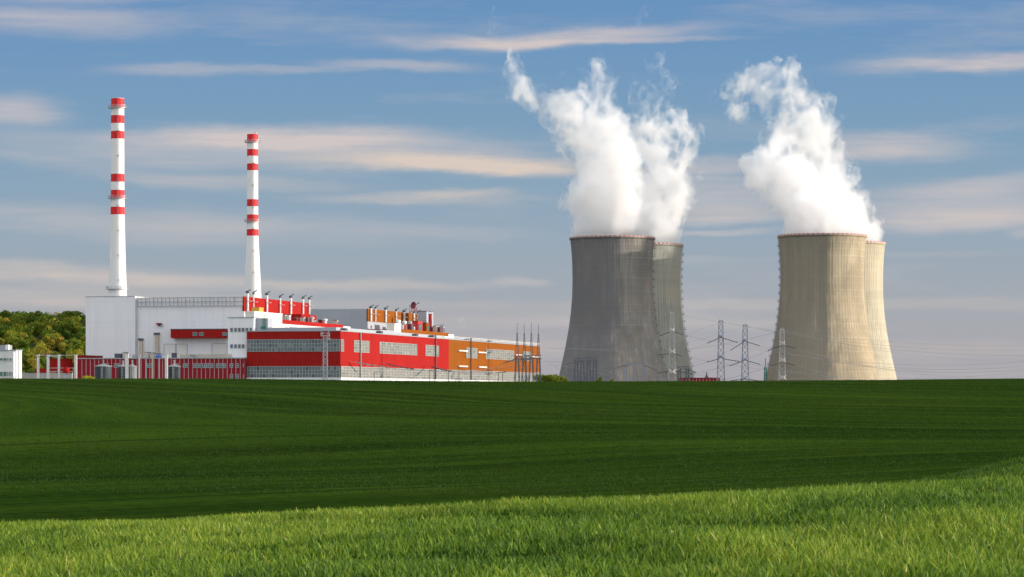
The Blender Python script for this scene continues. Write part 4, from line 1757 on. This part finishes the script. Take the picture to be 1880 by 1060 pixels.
def gantry(px0, px1, pbeam, Y, nlegs, label, m, spires=None, wb=3.0, strings=None, t=.3, second=None):
    x0, x1 = P(px0, 0, Y).x, P(px1, 0, Y).x
    z = P(0, pbeam, Y).z
    T = thing('switchyard_gantry', label, 'gantry', (x0, Y, 0), 0, 'switchyard gantries')
    for k in range(nlegs):
        x = (x1 - x0) * k / (nlegs - 1)
        b = MB()
        for sgn in (-1, 1):      # A-frame of two lattice legs
            f0, f1 = Vector((x + sgn * wb / 2, 0, 0)), Vector((x + sgn * .5, 0, z))
            for dy in (-.5, .5):
                for dx in (-.35, .35):
                    b.beam(f0 + Vector((dx, dy, 0)), f1 + Vector((dx * .5, dy, 0)), t)
            n = 9
            for i in range(n):
                p, q = f0.lerp(f1, i / n), f0.lerp(f1, (i + 1) / n)
                b.beam(p + Vector((-.35, -.5, 0)), q + Vector((.3, -.5, 0)), t * .7)
                b.beam(p + Vector((-.35, .5, 0)), q + Vector((.3, .5, 0)), t * .7)
        b.build('leg', m, T)
        if spires:
            s = MB()
            zt = P(0, spires[k], Y).z
            lattice_tower(s, s, 1.5, .25, z, z + (zt - z) * .72, 8, .15, cx=x)
            s.beam((x, 0, z + (zt - z) * .72), (x, 0, zt), .16)
            s.build('lightning_spire', m, T)
    b = MB()
    L_ = x1 - x0
    n = max(6, int(L_ / 1.6))
    for dy in (-.6, .6):
        for dz in (0, 1.3):
            b.beam((-1.2, dy, z + dz), (L_ + 1.2, dy, z + dz), t)
        for i in range(n):
            a0, a1 = -1.2 + (L_ + 2.4) * i / n, -1.2 + (L_ + 2.4) * (i + 1) / n
            b.beam((a0, dy, z + (1.3 if i % 2 else 0)), (a1, dy, z + (0 if i % 2 else 1.3)), t * .8)
    b.build('beam', m, T)
    for (sx, ex, ez) in strings or []:
        a0 = P(sx, pbeam, Y) - Vector((x0, Y, 0))
        e_ = P(ex, ez, Y - 3) - Vector((x0, Y, 0))
        s = MB()
        for k in range(12):
            s.beam(a0.lerp(e_, k / 12), a0.lerp(e_, (k + 1) / 12), .45 if k % 2 else .25)
        s.build('insulator', INSUL, T)
    return T


gantry(949.5, 988.5, 659, 1210, 4, 'lattice gantry with four tall spires in front of the orange wall', STEELK, [592.5, 594, 593, 595.5], 3.6, [(949, 924, 667), (958, 938, 664), (975, 950, 665)], t=.3)
gantry(1058, 1092, 663, 1330, 4, 'dark lattice gantry in front of the left foot of the dark cooling tower', STEELK, None, 3.4, [(1058, 1036, 671), (1070, 1045, 669)])
gantry(1148, 1182, 670, 1500, 3, 'pale low gantry before the middle of the dark cooling tower', STEELD, None, 2.6, [(1148, 1122, 679), (1160, 1138, 674), (1182, 1206, 681)], t=.24)
gantry(1247, 1262, 678, 1500, 2, 'small dark gantry just right of the pale pylon', STEELK, None, 2.4, [(1247, 1238, 681), (1262, 1278, 684)], t=.24)


for q0, a0, nm in (((949, 669), (642, 663), 'near end of the red wall'), ((958, 671), (700, 666), 'middle of the red wall'), ((975, 673), (786, 671), 'far end of the red wall')):
    ly_, z_ = TB.side(a0[0], a0[1], .9)
    wx, wy = TB.X0 + CO * .9 + SI * ly_, TB.Y0 - SI * .9 + CO * ly_
    c0 = P(q0[0], q0[1], 1210)
    o = cable(Vector((wx, wy, z_)), c0, 3.5, 'dark conductor sagging from the spired gantry to the %s' % nm, r=.07)
    m_ = MB()
    w0, w1 = Vector((0, 0, 0)), c0 - Vector((wx, wy, z_))
    for k in range(10):
        t0, t1 = .03 + .02 * k, .05 + .02 * k
        f_ = lambda t: w1 * t - Vector((0, 0, 3.5 * 4 * t * (1 - t)))
        m_.beam(f_(t0), f_(t1), .62 if k % 2 else .3)
    m_.build('insulator', INSUL, o)


def green_mast():
    Y = 1420
    p = P(1405.3, 658.5, Y)
    b = MB()
    lattice_tower(b, b, 1.5, 1.0, 0, P(0, 674, Y).z, 12, .26)
    b.beam((0, 0, P(0, 674, Y).z), (0, 0, p.z), .35)
    b.box(-.9, .9, -.9, .9, P(0, 690, Y).z, P(0, 690, Y).z + .3)
    tag(b.build('lattice_mast', GREENM, None, loc=(p.x, Y, 0)), 'slender green lattice mast left of the right cooling towers', 'mast')


green_mast()


def floodlight():
    Y = 1105
    p = P(597.2, 617.5, Y)
    t = thing('floodlight_mast', 'grey lattice floodlight mast in front of the red glazed end wall', 'mast', (p.x, Y, 0))
    b = MB()
    lattice_tower(b, b, 2.0, 1.45, 0, p.z, 22, .2)
    b.build('mast', STEEL, t)
    h = MB()
    h.box(-1.6, 1.6, -1.3, 1.3, p.z, p.z + .25)
    for x in (-1.6, 1.6):
        for y in (-1.3, 1.3):
            h.beam((x, y, p.z), (x, y, p.z + 1.2), .12)
    h.beam((-1.6, -1.3, p.z + 1.2), (1.6, -1.3, p.z + 1.2), .12)
    h.build('platform', STEELW, t)
    for x, dz in ((-1.2, .6), (1.3, .6), (1.5, -1.5)):
        l = MB()
        l.box(x - .55, x + .55, -1.9, -1.3, p.z + dz, p.z + dz + .8)
        l.beam((x, -1.4, p.z + dz + .8), (x, -1.0, p.z + dz + 1.5), .18)
        l.build('floodlight', LGREY, t)


floodlight()


def shed_right():
    B = Block(1322, 1560)
    t = thing('low_red_shed', 'low dark red ribbed shed with a white end between the cooling tower pairs', 'shed', B.loc, 0)
    x0 = P(1250, 0, 1560).x - B.X0
    zt = P(0, 695, 1560).z
    w = MB()
    w.box(x0, 0, 0, 20, 0, zt)
    w.build('wall', CORR, t)
    r = MB()
    r.box(x0 - .3, .1, -.3, 20.3, zt, zt + .4)
    r.build('roof', MAROON, t)
    e = MB()
    e.box(.15, P(1336, 0, 1560).x - P(1324, 0, 1560).x + .3, 0, 16, 0, zt - .3)
    e.build('end_block', WHITE2, t)
    v = MB()
    x = P(1298, 0, 1560).x - B.X0
    v.box(x - .8, x + .8, 2, 4, zt + .4, zt + 1.6)
    v.beam((x, 3, zt + 1.6), (x, 3, zt + 3.4), .6)
    v.build('roof_ventilator', DGREY, t)


shed_right()

# transformers and lamp posts along the lit wall
for px, top, lb in ((687, 684, 'short dark lamp post before the near pale glazing of the red wall'), (788, 680, 'dark lamp post below the small window near the orange wall'), (797, 678, 'taller dark lamp post in front of the downpipe of the red wall'),
                    (823, 681, 'dark lamp post where the red wall meets the orange one'), (915, 684, 'dark lamp post under the long window of the orange wall'), (923, 683, 'dark lamp post under the right end of the orange wall window')):
    p = P(px, top, 1140)
    b = MB()
    b.beam((0, 0, 0), (0, 0, p.z), .24)
    b.beam((0, 0, p.z - .1), (.9, 0, p.z + .1), .18)
    b.box(.6, 1.3, -.2, .2, p.z - .05, p.z + .2)
    b.box(-.2, .2, -.2, .2, 0, 1.2)
    tag(b.build('lamp_post', DGREY, None, loc=(p.x, 1140, 0)), lb, 'lamp post', 'lamp posts before the turbine hall')


# ------------------------------------------------------------------ trees, bushes and the wooded hill
def leaf_mat(name):
    m = bpy.data.materials.new(name)
    m.use_nodes = True
    N, L = m.node_tree.nodes, m.node_tree.links
    b = N['Principled BSDF']
    b.inputs['Roughness'].default_value = .7
    b.inputs['Specular IOR Level'].default_value = .15
    at = N.new('ShaderNodeAttribute')
    at.attribute_name = 'tint'
    cr = N.new('ShaderNodeValToRGB')
    e = cr.color_ramp.elements
    e[0].position, e[0].color = 0, (.045, .098, .013, 1)
    e[1].position, e[1].color = 1, (.42, .45, .03, 1)
    for p, c in ((.25, (.11, .175, .018)), (.42, (.21, .245, .022)), (.55, (.32, .30, .03)), (.68, (.33, .19, .045)), (.80, (.36, .34, .035))):
        k = e.new(p)
        k.color = (*c, 1)
    L.new(at.outputs['Fac'], cr.inputs[0])
    L.new(cr.outputs[0], b.inputs['Base Color'])
    t = N.new('ShaderNodeBsdfTranslucent')
    L.new(cr.outputs[0], t.inputs[0])
    mx = N.new('ShaderNodeMixShader')
    mx.inputs[0].default_value = .4
    L.new(b.outputs[0], mx.inputs[1])
    L.new(t.outputs[0], mx.inputs[2])
    L.new(mx.outputs[0], N['Material Output'].inputs[0])
    return m


LEAF = leaf_mat('leaves')


def leaf_cloud(r, centres, radii, n_per, size, tint, spread=.05):
    """quads scattered near the surface of lobes; returns verts, faces, tints"""
    vs, ts = [], []
    for c, rad, tn in zip(centres, radii, tint):
        n = n_per
        d = r.normal(size=(n, 3))
        d /= np.linalg.norm(d, axis=1)[:, None]
        q = c + d * rad * (r.uniform(.55, 1.05, n) ** .6)[:, None] * np.array([1, 1, .85])
        a = r.normal(size=(n, 3)) + d * .6
        a /= np.linalg.norm(a, axis=1)[:, None]
        b = np.cross(a, r.normal(size=(n, 3)))
        b /= np.linalg.norm(b, axis=1)[:, None]
        e = np.cross(a, b)
        s = size * r.uniform(.6, 1.3, n)[:, None]
        vs.append(np.stack([q - b * s - e * s * .7, q + b * s - e * s * .7, q + b * s + e * s * .7, q - b * s + e * s * .7], 1))
        ts.append(np.clip(tn + r.normal(0, spread, n), 0, 1))
    v = np.concatenate(vs).reshape(-1, 3)
    f = np.arange(len(v)).reshape(-1, 4)
    return v, f, np.repeat(np.concatenate(ts), 4)


def hill_z(x, y):
    h = 57.5 * sm((y - 1640) / 480) * (1 - sm((x + 345) / 270)) * (1 - sm((y - 2350) / 500))
    return h * (1 + .22 * (vnoise2(np.asarray(x) / 60 + 3, np.asarray(y) / 90 + 5) - .5)) - .2


def build_wood():
    xs = np.linspace(-900, 40, 80)
    ys = np.linspace(1600, 2900, 70)
    XX, YY = np.meshgrid(xs, ys)
    v = np.stack([XX, YY, hill_z(XX, YY)], -1).reshape(-1, 3)
    i = (np.arange(69)[:, None] * 80 + np.arange(79)[None]).ravel()
    f = np.stack([i, i + 1, i + 81, i + 80], 1)
    tag(np_mesh('wooded_hillside', v, f, mat('woodland_floor', (.05, .06, .02), .95, .3, .05, bump=.4), smooth=True), 'hillside under the distant wood', 'hill', kind='structure')
    r = np.random.default_rng(42)
    C, RA, TI = [], [], []
    tr = MB()
    n = 0
    while n < 600:
        x, y = r.uniform(-450, -215), r.uniform(1650, 2190)
        k = (x / y)
        if k < -.195 or k > -.13:
            continue
        z = float(hill_z(np.array([x]), np.array([y]))[0])
        h = r.uniform(11, 17)
        w = r.uniform(3.4, 5.8)
        u = r.random()
        base = r.choice([.10, .22, .30, .42, .52, .66, .76], p=[.20, .26, .24, .16, .08, .04, .02])
        if y < 1800:
            base = r.choice([.3, .42, .5, .58])
        for _ in range(r.integers(5, 9)):
            C.append((x + r.normal(0, w * .5), y + r.normal(0, w * .5), z + h * r.uniform(.45, .92)))
            RA.append(w * r.uniform(.42, .7))
            TI.append(base + .05 + r.normal(0, .04))
        tr.beam((x, y, z), (x, y, z + h * .6), .5)
        n += 1
    v, f, t = leaf_cloud(r, np.array(C), np.array(RA), 84, .52, np.array(TI), .05)
    o = np_mesh('forest', v, f, LEAF, attr={'tint': t})
    tag(o, 'distant mixed wood of green and russet trees behind the white hall', 'wood', kind='stuff')
    tt = tr.build('forest_trunks', BARK, o)
    tag(tt, kind='stuff')


build_wood()


def tree(name, px, Y, h, w, tn, label, cat, seed, nl=9, trunk=True, group=None, size=.38, per=70):
    p = P(px, 700, Y)
    r = np.random.default_rng(seed)
    t = thing(name, label, cat, (p.x, Y, 0), 0, group)
    if True:
        b = MB()
        b.tube([(0, 0, 0), (.1, 0, h * .35), (.2, .1, h * .75)], [.05 * h * .6, .04 * h * .6, .1], 7)
        for _ in range(6):
            z = h * r.uniform(.3, .6)
            a = r.uniform(0, 6.28)
            b.tube([(.1, 0, z), (w * .35 * math.cos(a), w * .35 * math.sin(a), z + h * .2)], [.14, .05], 5)
        b.build('trunk', BARK, t)
    ra = w * r.uniform(.2, .34, nl)
    c = np.stack([r.normal(0, w * .26, nl), r.normal(0, w * .26, nl), h * r.uniform(.84, 1.0, nl) - ra * .8], 1)
    v, f, ti = leaf_cloud(r, c, ra, per, size, tn + r.normal(0, .05, nl), .06)
    np_mesh('crown', v, f, LEAF, t, attr={'tint': ti})


gz = lambda py, Y: P(0, py, Y).z
tree('yellow_bush', 160, 1075, gz(689.5, 1075), 3.6, .90, 'bright yellow-green bush below the red ribbed building', 'bush', 3)
tree('yellow_bush', 168.5, 1077, gz(690.5, 1077), 4.0, .86, 'yellow bush right beside the wide storage tank', 'bush', 4)
for px, top, w, tn, sd_, lb in ((999, 685, 7, .36, 5, 'green tree closest to the spired gantry, at the end of the orange wall'), (1006, 688.5, 6, .46, 6, 'low yellow-green tree second from the spired gantry'),
                                (1013.5, 687, 7, .42, 7, 'olive green tree in the middle of the row before the dark cooling tower'), (1021, 687.5, 6.5, .32, 8, 'dark green tree nearest the foot of the dark cooling tower')):
    tree('roadside_tree', px, 1300, gz(top, 1300), w, tn, lb, 'tree', sd_, group='small trees beside the dark cooling tower')
for px, top, sd_, lb in ((1036.5, 690.5, 15, 'small conical green bush left of the dark gantry legs'), (1099, 692.5, 16, 'small green bush just right of the dark gantry'), (1122.5, 696, 17, 'tiny green bush before the middle of the dark cooling tower')):
    tree('green_bush', px, 1290, gz(top, 1290), 3.0, .36, lb, 'bush', sd_, group='small bushes along the crest')


# ------------------------------------------------------------------ steam
_L3 = lattice3 = np.random.default_rng(77).random((48, 48, 48)).astype('f')


def vnoise3(x, y, z):
    xi, yi, zi = np.floor(x).astype(np.int32), np.floor(y).astype(np.int32), np.floor(z).astype(np.int32)
    fx, fy, fz = (x - xi).astype('f'), (y - yi).astype('f'), (z - zi).astype('f')
    fx, fy, fz = fx * fx * (3 - 2 * fx), fy * fy * (3 - 2 * fy), fz * fz * (3 - 2 * fz)
    x0, x1, y0, y1, z0, z1 = xi % 48, (xi + 1) % 48, yi % 48, (yi + 1) % 48, zi % 48, (zi + 1) % 48
    a = _L3[x0, y0, z0] * (1 - fx) + _L3[x1, y0, z0] * fx
    b = _L3[x0, y1, z0] * (1 - fx) + _L3[x1, y1, z0] * fx
    c = _L3[x0, y0, z1] * (1 - fx) + _L3[x1, y0, z1] * fx
    d = _L3[x0, y1, z1] * (1 - fx) + _L3[x1, y1, z1] * fx
    return (a * (1 - fy) + b * fy) * (1 - fz) + (c * (1 - fy) + d * fy) * fz


def fbm3(x, y, z, octs, gain=.55, billow=False):
    s = 0
    amp, tot = 1.0, 0.0
    for i in range(octs):
        n = vnoise3(x + 13.7 * i, y + 5.1 * i, z + 9.3 * i) * 2 - 1
        s = s + amp * ((np.abs(n) * 2 - .7) if billow else n)
        tot += amp
        amp *= gain
        x, y, z = x * 2.03, y * 2.03, z * 2.03
    return s / tot


def steam_mat(name, dens, col=(.980, .976, .978), aniso=.3, curdle=None):
    m = bpy.data.materials.new(name)
    m.use_nodes = True
    N, L = m.node_tree.nodes, m.node_tree.links
    N.remove(N['Principled BSDF'])
    v = N.new('ShaderNodeVolumePrincipled')
    v.inputs['Color'].default_value = (*col, 1)
    v.inputs['Density'].default_value = dens
    v.inputs['Anisotropy'].default_value = aniso
    L.new(v.outputs[0], N['Material Output'].inputs['Volume'])
    if curdle is None:
        m.cycles.homogeneous_volume = True
        return m
    size, p0, p1 = curdle          # the steam tears into shreds of this size
    tc = N.new('ShaderNodeTexCoord')
    mp = N.new('ShaderNodeMapping')
    mp.inputs['Scale'].default_value = (1 / size, 1 / size, .75 / size)
    L.new(tc.outputs['Object'], mp.inputs[0])
    n = N.new('ShaderNodeTexNoise')
    n.inputs['Scale'].default_value = 1
    n.inputs['Detail'].default_value = 3.0
    n.inputs['Roughness'].default_value = .6
    n.inputs['Distortion'].default_value = .6
    L.new(mp.outputs[0], n.inputs['Vector'])
    r = N.new('ShaderNodeMapRange')
    r.interpolation_type = 'SMOOTHSTEP'
    sz = N.new('ShaderNodeSeparateXYZ')
    L.new(tc.outputs['Object'], sz.inputs[0])
    th = N.new('ShaderNodeMath')   # higher up the plume frays more
    th.operation = 'MULTIPLY_ADD'
    L.new(sz.outputs[2], th.inputs[0])
    th.inputs[1].default_value = -.0012
    L.new(n.outputs['Fac'], th.inputs[2])
    L.new(th.outputs[0], r.inputs[0])
    r.inputs[1].default_value, r.inputs[2].default_value = p0, p1
    r.inputs[3].default_value, r.inputs[4].default_value = 0.0, dens
    L.new(r.outputs[0], v.inputs['Density'])
    m.cycles.volume_step_rate = .35
    return m


def plume(label, blobs, Y, mouth, layers, voxel=.95, seed=0, amp=(3.5, 15.0), freq=15.0, depth_lean=0.0):
    """blobs: (photo px, photo py, photo radius, squash): lobes of steam at their own distance, merged and frayed by noise."""
    import openvdb
    r = np.random.default_rng(seed)
    z_m = mouth[1]
    pts, rad = [], []
    for k, (px, py, rr) in enumerate(blobs):
        p = P(px, py, Y)
        hgt = max(0.0, p.z - z_m)
        dy = r.normal(0, 1) * min(10, hgt * .10) + depth_lean * hgt
        q = 1 + dy / Y
        pts.append(((p.x) * q, Y + dy, EYE + (p.z - EYE) * q))
        rad.append(rr / F * Y)
    pts, rad = np.array(pts), np.array(rad)
    lo = (pts - rad[:, None]).min(0) - 14
    hi = (pts + rad[:, None]).max(0) + 14
    lo[2] = max(lo[2], 120.0)
    n = np.ceil((hi - lo) / voxel).astype(int)
    gx, gy, gz_ = [np.arange(n[i], dtype='f') * voxel + lo[i] for i in range(3)]
    X, Yg, Z = np.meshgrid(gx, gy, gz_, indexing='ij')
    # domain warp, growing with height above the mouth
    hh = np.clip((Z - z_m) / 90, 0, 1)
    wq = (2.0 + 8 * hh)
    wx = fbm3(X / 26 + seed, Yg / 26, Z / 26, 3) * wq
    wz = fbm3(X / 26 + 31, Yg / 26 + 7, Z / 26 + seed, 3) * wq
    wy = fbm3(X / 26 + 3, Yg / 26 + 17, Z / 26 + 9, 2) * wq
    Xw, Yw, Zw = X + wx, Yg + wy, Z + wz
    kk = 3.2
    acc = np.zeros_like(X)
    rl = np.zeros_like(X)
    for c, rr in zip(pts, rad):
        d = np.sqrt((Xw - c[0]) ** 2 + (Yw - c[1]) ** 2 + (Zw - c[2]) ** 2) - rr
        e = np.exp(-np.clip(d, -40, 60) / kk)
        acc += e
        rl += e * rr
    rl /= np.maximum(acc, 1e-12)
    sdf = -kk * np.log(np.maximum(acc, 1e-12))
    A = amp[0] + (amp[1] - amp[0]) * np.clip((Z - z_m) / 85, 0, 1)
    A = np.minimum(A, .50 * rl)
    nz = fbm3(X / freq + 2 * seed, Yg / freq, Z / freq * .9, 5, .68)
    bl = fbm3(X / (freq * .9) + 50, Yg / (freq * .9) + 3, Z / (freq * .75), 5, .66, True)
    sdf = sdf + A * nz * 1.5 + A * bl * 1.0 - 1.0
    # keep the steam inside the tower mouth near the rim
    rm = np.sqrt((X - mouth[0]) ** 2 + (Yg - Y) ** 2) - (27.4 + np.clip(Z - z_m, 0, None) * .12 + np.clip(Z - z_m - 14, 0, None) * 1.1) + 1.6 * nz * 4
    inside = np.where(Z < z_m + 40, rm, -99)
    sdf = np.maximum(sdf, inside)
    sdf = np.maximum(sdf, (122.5 - Z))
    t = thing('steam_plume', label, 'steam', (mouth[0], Y, z_m), 0, 'steam plumes above the cooling towers')
    t['kind'] = 'thing'
    for nm, iso, m in layers:
        g = openvdb.FloatGrid(60.0)
        s = (sdf - iso).astype('f')
        s[0], s[-1], s[:, 0], s[:, -1], s[:, :, 0], s[:, :, -1] = 5, 5, 5, 5, 5, 5
        g.copyFromArray(s)
        V, T3, Q4 = g.convertToPolygons(0.0, 0.06)
        V = V * voxel + lo - np.array([mouth[0], Y, z_m])
        fs = [tuple(int(i) for i in q) for q in T3] + [tuple(int(i) for i in q) for q in Q4]
        me = bpy.data.meshes.new(nm)
        me.from_pydata([tuple(p) for p in V], [], fs)
        me.materials.append(m)
        o = bpy.data.objects.new(nm, me)
        COL.objects.link(o)
        o.parent = t
    return t


ST_CORE = steam_mat('dense_steam', .11, curdle=(24, .30, .62))
ST_MID = steam_mat('steam', .12, curdle=(15, .36, .64))
ST_VEIL = steam_mat('thin_steam', .07, curdle=(9, .44, .70))
LAY = [('veil', 1.4, ST_VEIL), ('billow', -1.0, ST_MID), ('core', -5.0, ST_CORE)]
THIN = [('veil', 2.2, ST_VEIL), ('billow', -2.5, ST_MID)]
MZ = 124.0
mx_ = lambda px, Y: (px - 940) / F * Y

plume('thick white steam plume with a thin arm curling up left over the dark tower',
      [(1124, 434, 72), (1122, 404, 64), (1120, 374, 57), (1118, 342, 52), (1115, 308, 50), (1107, 272, 54), (1096, 240, 52), (1088, 212, 42), (1104, 190, 33), (1100, 165, 27), (1097, 142, 20), (1099, 120, 15), (1102, 104, 9),
       (1056, 248, 34), (1040, 222, 30), (1024, 206, 27), (1006, 195, 26), (987, 186, 23), (968, 174, 19), (955, 162, 18), (947, 146, 17), (943, 128, 16), (946, 110, 14), (951, 97, 10), (1143, 330, 38), (1142, 290, 32), (1062, 300, 20), (1066, 345, 18), (1044, 372, 9), (1034, 386, 6), (1138, 250, 26)],
      2030, (mx_(1124.2, 2030), MZ), LAY, seed=1, depth_lean=-.6)
plume('greyer steam plume rising from the half-hidden tower of the left pair',
      [(1182, 446, 64), (1198, 416, 52), (1212, 385, 46), (1218, 352, 46), (1222, 318, 51), (1220, 288, 54), (1210, 262, 52), (1232, 252, 42), (1190, 244, 42), (1254, 246, 21), (1262, 236, 14), (1274, 254, 10), (1240, 226, 19), (1214, 214, 18), (1186, 198, 17), (1182, 180, 13), (1186, 168, 8),
       (1202, 118, 12), (1206, 134, 12), (1212, 149, 11), (1234, 160, 11), (1233, 144, 10), (1194, 106, 8), (1172, 146, 7), (1238, 172, 8), (1035, 134, 8), (1028, 144, 5), (980, 130, 6)],
      2126, (mx_(1179.6, 2126), MZ), [('veil', 2.0, ST_VEIL), ('billow', -2.0, ST_MID), ('core', -9, ST_MID)], seed=2, depth_lean=-.35)
plume('grey-white steam plume bulging left from the stained tan tower',
      [(1506, 430, 66), (1490, 405, 58), (1470, 378, 54), (1448, 352, 52), (1430, 325, 48), (1438, 298, 44), (1440, 272, 40), (1430, 248, 34), (1406, 345, 32), (1394, 322, 23), (1412, 368, 18), (1440, 395, 18), (1475, 345, 46), (1492, 372, 46), (1404, 300, 18), (1384, 348, 9), (1400, 392, 8), (1418, 412, 8)],
      2027, (mx_(1509.5, 2027), MZ), LAY, seed=3, depth_lean=.9)
plume('bright white steam plume leaning left from the cream tower up to a broad hooked head',
      [(1556, 444, 54), (1562, 422, 42), (1552, 398, 42), (1540, 368, 40), (1524, 338, 40), (1512, 308, 40), (1500, 278, 43), (1488, 248, 45), (1470, 218, 50), (1450, 190, 51), (1430, 168, 47), (1402, 152, 39), (1372, 154, 34), (1354, 170, 26), (1344, 188, 20), (1346, 210, 18), (1352, 226, 12), (1392, 138, 20), (1380, 132, 14),
       (1500, 190, 24), (1508, 178, 15), (1445, 146, 28), (1466, 150, 18), (1518, 240, 20), (1524, 275, 18), (1548, 330, 20), (1574, 392, 20), (1333, 190, 15), (1600, 446, 18)],
      2122, (mx_(1548.3, 2122), MZ), LAY, seed=5, depth_lean=.9)


def wisp(label, pts, Y, seed, dens=.02):
    import openvdb
    P3 = np.array([tuple(P(x, y, Y)) for x, y, r in pts])
    rad = np.array([r / F * Y for *_, r in pts])
    lo, hi = (P3 - rad[:, None]).min(0) - 5, (P3 + rad[:, None]).max(0) + 5
    vx = .7
    n = np.ceil((hi - lo) / vx).astype(int)
    X, Yg, Z = np.meshgrid(*[np.arange(n[i], dtype='f') * vx + lo[i] for i in range(3)], indexing='ij')
    acc = 0
    wx = fbm3(X / 9 + seed, Yg / 9, Z / 9, 3) * 3.5
    for c, rr in zip(P3, rad):
        acc = acc + np.exp(-(np.sqrt((X + wx - c[0]) ** 2 + (Yg - c[1]) ** 2 + (Z + wx * .6 - c[2]) ** 2) - rr) / 1.2)
    s = -1.2 * np.log(np.maximum(acc, 1e-12)) + 3.0 * fbm3(X / 7 + seed, Yg / 7, Z / 7, 4)
    s[0], s[-1], s[:, 0], s[:, -1], s[:, :, 0], s[:, :, -1] = 5, 5, 5, 5, 5, 5
    g = openvdb.FloatGrid(20.0)
    g.copyFromArray(s.astype('f'))
    V, T3, Q4 = g.convertToPolygons(0.0, 0.1)
    o0 = P3[0]
    me = bpy.data.meshes.new('steam_wisp')
    me.from_pydata([tuple(p) for p in (V * vx + lo - o0)], [], [tuple(int(i) for i in q) for q in list(T3) + list(Q4)])
    me.materials.append(steam_mat('thin_wisp_steam', dens * 2.2, curdle=(5.5, .42, .70)))
    o = bpy.data.objects.new('steam_wisp', me)
    COL.objects.link(o)
    o.location = tuple(o0)
    tag(o, label, 'steam', 'small faint wisps of steam', 'thing')


wisp('faint bluish wisp of steam above the middle of the orange wall', [(862, 622, 3), (862, 612, 5), (858, 604, 6), (851, 594, 6), (846, 588, 4)], 1400, 3)
wisp('faint wisp of steam left of the gantry spires', [(942, 628, 3), (938, 620, 4), (931, 615, 4), (927, 612, 3)], 1440, 4)
wisp('pale puff of steam just above the far end of the orange parapet', [(804, 610, 4), (808, 603, 6), (815, 605, 5)], 1470, 5)
wisp('torn scrap of steam high above the thin curling arm', [(896, 58, 7), (904, 42, 9), (910, 26, 7), (906, 16, 5)], 2040, 6, .014)
wisp('torn scrap of steam near the top edge over the left towers', [(1172, 38, 10), (1180, 24, 8), (1190, 10, 9)], 2060, 7, .013)
